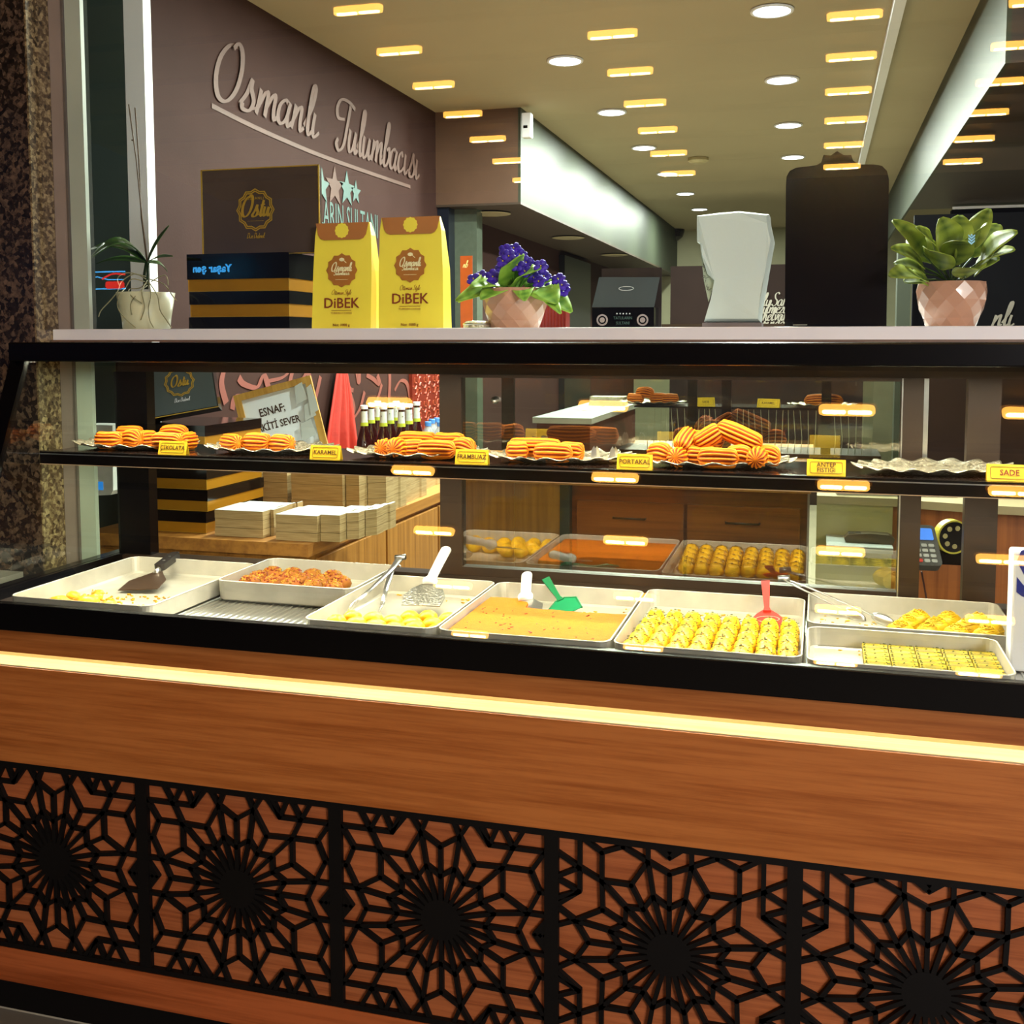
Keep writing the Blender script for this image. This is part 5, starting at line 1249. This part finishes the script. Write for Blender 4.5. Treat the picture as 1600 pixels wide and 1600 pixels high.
# cartons: stacks of flat cut board with stepped outlines
M_cardtop = mat('white_board_face', 'c3c8c2', 0.6, nscale=5)
M_cardedge = mat('layered_board_edge', 'b59c6a', 0.75, nscale=260, stretch=(0.05, 0.05, 1), color2='9a8050')
CPREV = [None, 0.0]
def carton(px0, px1, Yf, dep, h, label, step=0.0, z0=.8003):
    a_ = AY(px0, 830, Yf).x; b_ = AY(px1, 830, Yf).x
    if CPREV[0] is not None and Yf < CPREV[1]: a_ = max(a_, CPREV[0] + .002)
    CPREV[0] = b_; CPREV[1] = Yf + dep; w = b_ - a_
    t = thing('carton_stack', label, 'cardboard', ((a_ + b_) / 2, Yf, z0), 'stacks of folded cartons on the oak cabinet')
    poly = [(-w / 2, 0), (w / 2, step), (w / 2, dep * .45), (w / 2 - .004, dep * .5), (w / 2 - .004, dep * .7), (w / 2, dep * .75), (w / 2, dep), (-w / 2 + .012, dep), (-w / 2 + .012, dep * .8), (-w / 2, dep * .8)]
    mb = MB(); nl = 3
    for k in range(nl):
        sx = 1 - .006 * (k % 2); mb.prism([(x * sx, y_ + .0012 * (k % 2)) for x, y_ in poly], h * k / nl + .0004, h * (k + 1) / nl - .0006)
    mb.build('board_layers', M_cardedge, t, off=False)
    mb = MB(); mb.prism(poly, h - .0006, h); mb.build('top_sheet', M_cardtop, t, off=False)
FRN = [(336, 411, 2.60, .0), (415, 428, 2.64, 0), (431, 496, 2.585, .0), (500, 531, 2.60, .0), (534, 556, 2.64, .02), (560, 582, 2.70, .03)]
for k, (a_, b_, Y_, st) in enumerate(FRN): carton(a_, b_, Y_, .17, .075 if k != 2 else .073, 'folded white carton stack, %s from the left in the front row' % ORD[k], st)
BCK = [(388, 410, 3.04, 0), (412, 450, 3.0, 0), (456, 536, 2.98, 0), (540, 562, 3.0, 0), (566, 598, 3.06, .03)]
CPREV[0] = None
for k, (a_, b_, Y_, st) in enumerate(BCK): carton(a_, b_, Y_, .2, .150, 'taller folded carton stack, %s from the left in the back row' % ORD[k], st)
for k, (a_, b_, Y_) in enumerate(((604, 634, 3.30), (640, 662, 3.62), (668, 688, 3.9))):
    carton(a_, b_, Y_, .2, .17, 'upright white carton block behind the stacks, %s from the left' % ORD[k])
# framed notice
q = AY(455, 700, 3.12)
t = thing('framed_notice', 'wood-framed notice reading ESNAF; NAKİTİ SEVER behind the carton stacks', 'picture frame', (q.x, 3.12, .9506))
t.rotation_euler = (R(-10), R(-15), R(18))
F_ = .132; Hh = .245
M0 = FRONT((0, 0, 0))
mb = MB(); mb.ring([(-F_, .02), (F_, .02), (F_, .02 + Hh), (-F_, .02 + Hh)], [(-F_ + .022, .042), (F_ - .022, .042), (F_ - .022, Hh - .002), (-F_ + .022, Hh - .002)], -.006, .010, M0); mb.build('frame', wood('pale_frame_wood', 'c79a4a', 'a87a30', axis='z', fine=60), t, off=False)
mb = MB(); mb.box(-F_ + .02, F_ - .02, .04, Hh, -.004, .001, M0); mb.build('paper', mat('white_notice_paper', 'eef6fa', 0.5, nscale=5, noise=0.01), t, off=False)
for s_, yy, sz in (('ESNAF;', .185, .038), ('NAKİTİ SEVER', .135, .034)):
    o = text(s_, sz, M0 @ Matrix.Translation((-.020, yy, .0015)), M_print, 'lettering', None, sx=.75, bold=.0006); o.parent = t
mb = MB(); mb.ring([(.016 * math.cos(q_), .08 + .016 * math.sin(q_)) for q_ in [k * math.pi / 10 for k in range(20)]], [(.0145 * math.cos(q_), .08 + .0145 * math.sin(q_)) for q_ in [k * math.pi / 10 for k in range(20)]], .001, .002, M0)
for e_ in (-.005, .005): mb.prism(round_rect(.003, .005, .0014, 2, e_, .085), .001, .002, M0)
mb.tube([M0 @ Vector(p) for p in ((-.008, .077, .0015), (0, .071, .0015), (.008, .077, .0015))], .0007, 4); mb.build('smiley_print', M_print, t, off=False)
for k, (x_, z_, w_, h_) in enumerate(((.085, .215, .04, .07), (.100, .15, .04, .06), (.080, .09, .05, .065), (.118, .185, .03, .1))):
    mb = MB(); mb.prism([(x_ - w_ / 2, z_ - h_ / 2), (x_ + w_ / 2, z_ - h_ / 2 + .01), (x_ + w_ / 2 - .005, z_ + h_ / 2), (x_ - w_ / 2 + .008, z_ + h_ / 2 - .008)], .010 + .001 * k, .0108 + .001 * k, M0); mb.build('pinned_slip', M_cardtop, t, off=False)
# red apron on the wall
t = thing('red_apron', 'red cloth hanging in folds from a hook on the left wall', 'cloth', (XW, 4.21, 1.26))
def apf(u, v):
    w = .03 + .155 * v ** .8; yy = (u - .5) * 2 * w; fold = .016 * math.sin(u * 19 + 2 * v) * v + .01 * math.sin(u * 43) * v
    return (.018 + fold + .012 * (1 - v), yy + .006 * math.sin(v * 6), -.43 * v)
mb = MB(); mb.grid(36, 16, apf); o = mb.build('cloth', mat('red_cotton', 'b02a1c', 0.7, nscale=30, bump=0.3), t, True, off=False); o.modifiers.new('thickness', 'SOLIDIFY').thickness = .002
mb = MB(); mb.tube([(0, 0, .01), (.025, 0, .0), (.03, 0, .012)], .004, 6); mb.build('hook', M_steel, t, True, off=False)
# dark bottles with labelled necks
M_cola = mat('dark_cherry_glass', '2a0a0c', 0.08, spec=0.8, coat=0.5); M_neck = mat('white_neck_label', 'c9cfc4', 0.4); M_nband = mat('lime_band', 'a9b42a', 0.5)
def bottle_proto():
    t = thing('dark_bottle', 'x', 'bottle')
    mb = MB(); mb.lathe([(.030, .0), (.033, .006), (.033, .12), (.030, .15), (.016, .20), (.0135, .215), (.013, .275), (.0145, .278), (.0145, .284)], 20); mb.build('glass_body', M_cola, t, True, off=False)
    mb = MB(); mb.lathe([(.0150, .222), (.0142, .232), (.0138, .268)], 20, cap=False); mb.build('neck_label', M_neck, t, True, off=False)
    mb = MB(); mb.lathe([(.0172, .208), (.0155, .222)], 20, cap=False); mb.build('lime_band', M_nband, t, True, off=False)
    mb = MB(); mb.lathe([(.0155, .277), (.0155, .290), (.013, .292)], 20); mb.build('cap', M_white, t, off=False)
    mb = MB(); mb.prism(star_poly(4, .003, .0012, 0, .25), 0.0145, .0150, FRONT((0, 0, 0))); mb.build('leaf_print', M_print, t, off=False)
    return t
bp_ = bottle_proto(); first = True
BT = [(569, 3.92), (580, 4.06), (590, 4.22), (599, 3.92), (610, 4.06), (619, 4.22), (627, 3.92), (639, 4.06), (651, 4.20)]
for k, (x_, Y_) in enumerate(BT):
    o = bp_ if first else copy_tree(bp_); first = False; q = AY(x_, 660, Y_); o.location = (q.x, Y_, .8003); o.rotation_euler = (0, 0, .3 * k - 1)
    tag(o, 'dark cherry bottle with white neck label, %s from the left beyond the red cloth' % ORD[k], 'bottle', 'dark bottles on the oak cabinet')
M_clear = mat('clear_water_plastic', 'b8c4c8', 0.1, spec=0.8, nscale=10); M_clear.node_tree.nodes['Principled BSDF'].inputs['Alpha'].default_value = .45
def wb_proto():
    t = thing('water_bottle', 'x', 'bottle')
    mb = MB(); mb.lathe([(.028, 0), (.031, .006), (.031, .05), (.028, .06), (.031, .07), (.031, .13), (.024, .155), (.013, .172), (.0125, .18)], 18); mb.build('plastic_body', M_clear, t, True, off=False)
    mb = MB(); mb.lathe([(.0145, .176), (.0145, .194), (.013, .196)], 18); mb.build('cap', mat('sky_blue_cap', '4a8ad8', 0.4), t, off=False)
    return t
wp_ = wb_proto(); first = True
for k, (x_, Y_) in enumerate(((669, 4.35), (675, 4.5), (683, 4.58), (688, 4.35))):
    o = wp_ if first else copy_tree(wp_); first = False; q = AY(x_, 680, Y_); o.location = (q.x, Y_, .8003)
    tag(o, 'small clear water bottle with sky blue cap, %s from the left before the patterned panel' % ORD[k], 'bottle', 'water bottles on the oak cabinet')
# white wall device left, seen through the side of the case
q0 = AY(142, 722, 2.35); q1 = AY(176, 783, 2.35)
t = thing('wall_dispenser', 'white rounded wall device with a small blue screen behind the left end of the case', 'dispenser', ((q0.x + q1.x) / 2, 2.37, q1.z))
mb = MB(); w_ = q1.x - q0.x + .02; h_ = q0.z - q1.z + .10
mb.prism([(-w_ / 2, .012), (w_ / 2 - .008, 0.018), (w_ / 2, .03), (w_ / 2 + .004, h_), (-w_ / 2, h_)], -.03, .03, FRONT((0, 0, 0))); o = mb.build('housing', mat('white_abs', 'd9dcd6', 0.35), t, off=False)
mb = MB(); mb.box(-w_ / 2 + .004, .012, .030, .052, .0302, .031, FRONT((0, 0, 0))); mb.build('screen', mat('blue_screen', '2878c8', 0.3, emit='2c86e0', estr=.6), t, off=False)
bx('bracket', M_steel, q0.x - .02, q0.x - .005, 2.36, 2.84, q1.z + .10, q1.z + .12, t)
# service counter behind the sliding door
x0_ = AY(735, 745, 3.2).x; xm = AY(886, 760, 3.2).x; x1_ = AY(1262, 760, 3.2).x
t = thing('service_counter', 'wooden service counter behind the sliding glass, honey panel left and dark drawers right', 'counter', ((x0_ + x1_) / 2, 3.7, 0))
bx('carcass', M_dwood, x0_, x1_, 3.22, 4.40, 0, .90, t)
bx('honey_panel', M_oakz, x0_ - .02, xm - .02, 3.20, 3.22, .05, .90, t)
bx('panel_stile', M_oakz, x0_ + .12, x0_ + .15, 3.192, 3.2, .05, .90, t)
bx('pale_edge', M_cream, xm - .02, xm + .012, 3.185, 3.22, 0, .90, t)
bx('top', M_oaky, x0_ - .02, x1_ + .01, 3.18, 4.42, .90, .93, t)
for k in range(3):
    for j in range(2):
        a_ = xm + .03 + (x1_ - xm - .04) * j / 2; b_ = xm + .02 + (x1_ - xm - .04) * (j + 1) / 2
        d = bx('drawer', wood('drawer_front', 'a5602a', '7c4216', axis='x', fine=50) if (k, j) == (0, 0) else bpy.data.materials['drawer_front'], a_, b_, 3.205, 3.222, .62 - .25 * k, .85 - .25 * k, t, .002)
        mb = MB(); mb.tube([((a_ + b_) / 2 - .05, 3.205, .8 - .25 * k), ((a_ + b_) / 2 - .05, 3.190, .8 - .25 * k), ((a_ + b_) / 2 + .05, 3.190, .8 - .25 * k), ((a_ + b_) / 2 + .05, 3.205, .8 - .25 * k)], .004, 6); mb.build('handle', M_bronze, d, True)
# pale-topped side unit
q0 = AY(832, 652, 3.45); q1 = AY(920, 640, 3.45)
t = thing('side_unit', 'pale grey-topped low unit receding behind the glass, left half', 'cabinet', ((q0.x + q1.x) / 2, 4.0, .9303))
bx('body', mat('maroon_side', '4a241c', 0.5), q0.x + .01, q1.x, 3.47, 4.38, .9303, q0.z - .02, t)
bx('top', mat('pale_blue_grey_top', 'aab4b0', 0.3, nscale=5), q0.x, q1.x + .01, 3.45, 4.40, q0.z - .02, q0.z, t)
zz = q0.z
t = thing('tray_pile', 'small pile of pale foil trays on the grey-topped unit', 'tray', (q1.x - .08, 4.2, zz))
for k in range(3):
    mb = MB(); mb.prism(round_rect(.15 - .004 * k, .1, .015, 3), .0003 + .012 * k, .0115 + .012 * k); mb.build('foil_tray', M_lace if k == 2 else M_alu, t, off=False)
# rear glass display on the service counter
YR = 4.0
xa = AY(985, 632, YR).x; xb = AY(1362, 632, YR).x; zs = AY(1150, 634, YR).z
t = thing('rear_display', 'second glass display behind the case with black uprights and a thin dark shelf', 'display case', ((xa + xb) / 2, YR, .9303))
bx('base', M_bronze, xa - .03, xb + .03, YR - .12, YR + .14, .9303, .945, t)
bx('shelf', mat('dark_glass_edge', '241c14', 0.15), xa + .03, xb, YR - .09, YR + .12, zs - .006, zs, t)
for x_ in (1082, 1135, 1291): q = AY(x_, 640, YR - .1); bx('upright', M_blackm, q.x - .017, q.x + .017, YR - .105, YR - .09, .945, 1.40, t)
bx('top_rail', M_bronze, xa - .03, xb + .03, YR - .12, YR + .14, 1.40, 1.415, t)
bx('glass_front', G_thin, xa, xb, YR - .115, YR - .112, .945, 1.40, t)
mb = MB(); k = 0; x = xa + .08
while x < xb - .03:
    mb.tube([(x, YR - .085, .946), (x + .003, YR - .087, 1.0), (x + .006 * math.sin(k), YR - .085, zs - .008)], .0014, 4); x += .0235; k += 1
mb.build('clear_flutes', mat('pale_acrylic_flute', 'a8a890', 0.2, spec=0.8), t)
for k, (x_, lab) in enumerate(((1020, 'lace plate of brown pastries on the rear display shelf, left'), (1285, 'lace plate with a single pastry on the rear display shelf, right'))):
    q = AY(x_, 630, YR); o = copy_tree(pl0); o.location = (q.x, YR, zs + .0004); o.rotation_euler = (0, 0, .2); o.scale = (.92, 1, 1); o['group'] = 'lace plates on the rear display'; o['label'] = lab
B_ = 'brown ridged pastry on the rear left plate, '
for (x_, yaw, lp, lev, s_, lab) in ((993, 0, 26, 0, 1, B_ + 'leftmost'), (1008, -25, 30, .7, 2, B_ + 'slanting second'), (1028, 5, 26, .1, 3, B_ + 'third'), (1047, 8, 26, 0, 4, B_ + 'rightmost')):
    put_tul(x_, 620, YR - .01, lp, yaw, 0, lev, lab, 'pastries on the rear display', s_, zbase=zs + .004, Rr=.019)
put_tul(1287, 620, YR - .01, 58, 0, 0, 0, 'single long brown pastry on the rear right plate', 'pastries on the rear display', 2, zbase=zs + .004, Rr=.020)
tent_card(1103, 627, '', 'yellow tent card on the rear shelf between two black uprights', Y=YR - .07, w=.075, h=.034, z=zs, lines=['SADE'], size=.012, yaw=.5)
tent_card(1200, 628, '', 'yellow tent card on the rear shelf right of the uprights', Y=YR - .07, w=.085, h=.032, z=zs, lines=['KARAMEL'], size=.012, yaw=-.3)
# foil boat dish reflected region: clear bowl on the shelf back
q = AY(990, 690, 1.97)
# desk at the right with keyboard, handset, card terminal and tape
xd0 = AY(1276, 800, 2.75).x; xd1 = AY(1640, 800, 2.75).x; zt = AY(1400, 783, 2.75).z
t = thing('cash_desk', 'beige cash desk with a wooden front behind the right end of the case', 'desk', ((xd0 + xd1) / 2, 3.0, 0))
bx('side_panel', mat('pale_olive_panel', 'b4ac74', 0.4, nscale=3), xd0, AY(1395, 800, 2.75).x, 2.75, 2.78, 0, zt - .012, t)
bx('wood_front', wood('desk_wood', 'a4602a', '7e4418', axis='z', fine=50), AY(1395, 800, 2.75).x, xd1, 2.77, 2.80, 0, zt - .012, t)
mb = MB(); xc = AY(1440, 800, 2.75).x
mb.prism([(xd0, 2.74), (xc - .06, 2.735), (xc, 2.71), (xc + .12, 2.68), (xd1, 2.67), (xd1, 3.3), (xd0, 3.3)], zt - .012, zt + .008); mb.build('desktop', mat('beige_desktop', 'b5a67c', 0.4, nscale=5), t)
q = AY(1392, 775, 2.80)
kb = thing('keyboard', 'pale keyboard lying on the cash desk', 'keyboard', (q.x, 2.83, zt + .0083)); kb.rotation_euler = (0, 0, R(6))
bx('tray_body', mat('light_grey_plastic', 'b4b4aa', 0.5), -.14, .15, -.05, .06, 0, .012, None).parent = kb
for r_ in range(4):
    for c_ in range(13):
        bx('key', mat('grey_key', '5a5c5c', 0.5) if (r_ + c_) % 5 else mat('pale_key', '8c8c84', 0.5), -.132 + c_ * .0212, -.132 + c_ * .0212 + .0175, -.044 + r_ * .024, -.044 + r_ * .024 + .019, .012, .018, None).parent = kb
q0 = AY(1298, 850, 2.62); zl = q0.z; q1 = AY(1395, 850, 2.62)
lg = bx('low_shelf', mat('white_ledge', 'b8c0c0', 0.4), q0.x - .01, q1.x, 2.60, 2.75, zl - .014, zl, t)
hs = thing('telephone_handset', 'dark handset lying on the low white ledge of the desk', 'telephone', ((q0.x + q1.x) / 2 + .02, 2.67, zl + .0003))
mb = MB(); mb.prism([(-.055, 0), (.055, 0), (.058, .012), (.045, .022), (.0, .024), (-.05, .020), (-.06, .010)], -.02, .02, FRONT((0, 0, 0))); mb.build('grip', mat('dark_olive_plastic', '3a3018', 0.4), hs, off=False)
mb = MB(); mb.box(-.05, -.02, .0202, .0225, -.012, .012, FRONT((0, 0, 0))); mb.build('earpiece', M_blackm, hs, off=False)
# card terminal on a black arm
q = AY(1441, 855, 2.45)
ct = thing('card_terminal', 'grey card terminal with a blue screen on a black arm right of the sliding door', 'card terminal', (q.x, 2.45, q.z - .04))
Mt = frame_mat((0, 0, .04), (1, .25, -.04), (-.1, -.75, .65))
mb = MB(); mb.prism(round_rect(.066, .105, .010, 3), -.012, .010, Mt); mb.build('casing', mat('dark_grey_plastic', '4a4a46', 0.4), ct, off=False)
mb = MB(); mb.prism(round_rect(.050, .030, .003, 2, 0, .028), .010, .0115, Mt); mb.build('screen', mat('lit_blue_screen', '3a6ac0', 0.3, emit='4a88e8', estr=.5), ct, off=False)
for r_ in range(4):
    for c_ in range(3):
        mb = MB(); mb.prism(round_rect(.012, .008, .002, 2, -.016 + c_ * .016, -.002 - r_ * .013), .010, .0125, Mt); mb.build('key', mat('red_key', 'b03020', 0.5) if (r_, c_) == (3, 0) else mat('light_key', '9a9a90', 0.5), ct, off=False)
mb = MB(); mb.tube([(0, .01, .03), (.02, .06, .0), (.012, .12, -.02), (.010, .22, -.03)], [.012, .014, .014, .012], 8); mb.build('arm', M_blackm, ct, True, off=False)
mb = MB(); mb.tube(spline([(.0, .0, -.015), (.01, .02, -.06), (.02, .015, -.12), (.03, .05, -.17)], 4), .0022, 5); mb.build('cable', mat('dark_red_cable', '3a120c', 0.5), ct, True, off=False)
q = AY(1487, 838, 2.6)
tp = thing('tape_dispenser', 'black dispenser holding a yellow-rimmed roll beside the card terminal', 'dispenser', (q.x, 2.6, q.z))
rr = .040; M9 = Matrix.Rotation(R(90), 4, 'X') @ Matrix.Rotation(R(20), 4, 'Y')
mb = MB(); mb.ring([(rr * math.cos(a), rr * math.sin(a)) for a in [k * math.pi / 16 for k in range(32)]], [(rr * .9 * math.cos(a), rr * .9 * math.sin(a)) for a in [k * math.pi / 16 for k in range(32)]], -.012, .012, M9); mb.build('roll_rim', mat('yellow_tape', 'c4b83a', 0.4), tp, off=False)
mb = MB(); mb.lathe([(rr * .9, -.011), (rr * .9, .011)], 32, M9); mb.build('roll_core', M_blackm, tp, off=False)
mb = MB()
for a in range(5): mb.lathe([(.006, .011), (.006, .0125)], 10, M9 @ Matrix.Translation((.022 * math.cos(a * .9 + 1.2), .022 * math.sin(a * .9 + 1.2), 0)))
mb.build('round_vents', mat('pale_vent', 'b0a468', 0.5), tp, off=False)
mb = MB(); mb.prism([(-.034, -.07), (.05, -.07), (.05, -.02), (.015, -.004), (-.03, -.012)], -.02, .02, frame_mat((0, .03, 0), (1, 0, 0), (0, -1, 0))); mb.build('stand', M_black, tp, off=False)
mb = MB(); mb.tube([(0, .03, -.05), (0, .075, -.06)], .01, 8); mb.build('mount', M_blackm, tp, True, off=False)
# tall dark partition and a white post beyond the desk
struct(bx('wall_partition_desk', mat('dark_brown_partition', '2c1f1a', 0.7, spec=0.1, nscale=5), AY(1424, 700, 3.5).x, 1.3, 3.5, 3.54, 0, 1.33))
q = AY(1402, 450, 5.0); q1 = AY(1423, 450, 5.0)
struct(bx('trim_9', M_cream, q.x, q1.x, 5.0, 5.1, 0, AY(1410, 388, 5.0).z))
bp5 = struct(bx('wall_black_panel', mat('black_gloss_wall', '0c0b0d'), AY(1426, 450, 5.2).x, 2.2, 5.2, 5.24, 0, AY(1500, 334, 5.2).z))
script_text('nli', 0.052, frame_mat(AY(1566, 510, 5.195), (1, 0, 0), (0, -1, 0)), mat('pale_wall_print', '8c8478'), 'lettering', bp5, w=0.24)
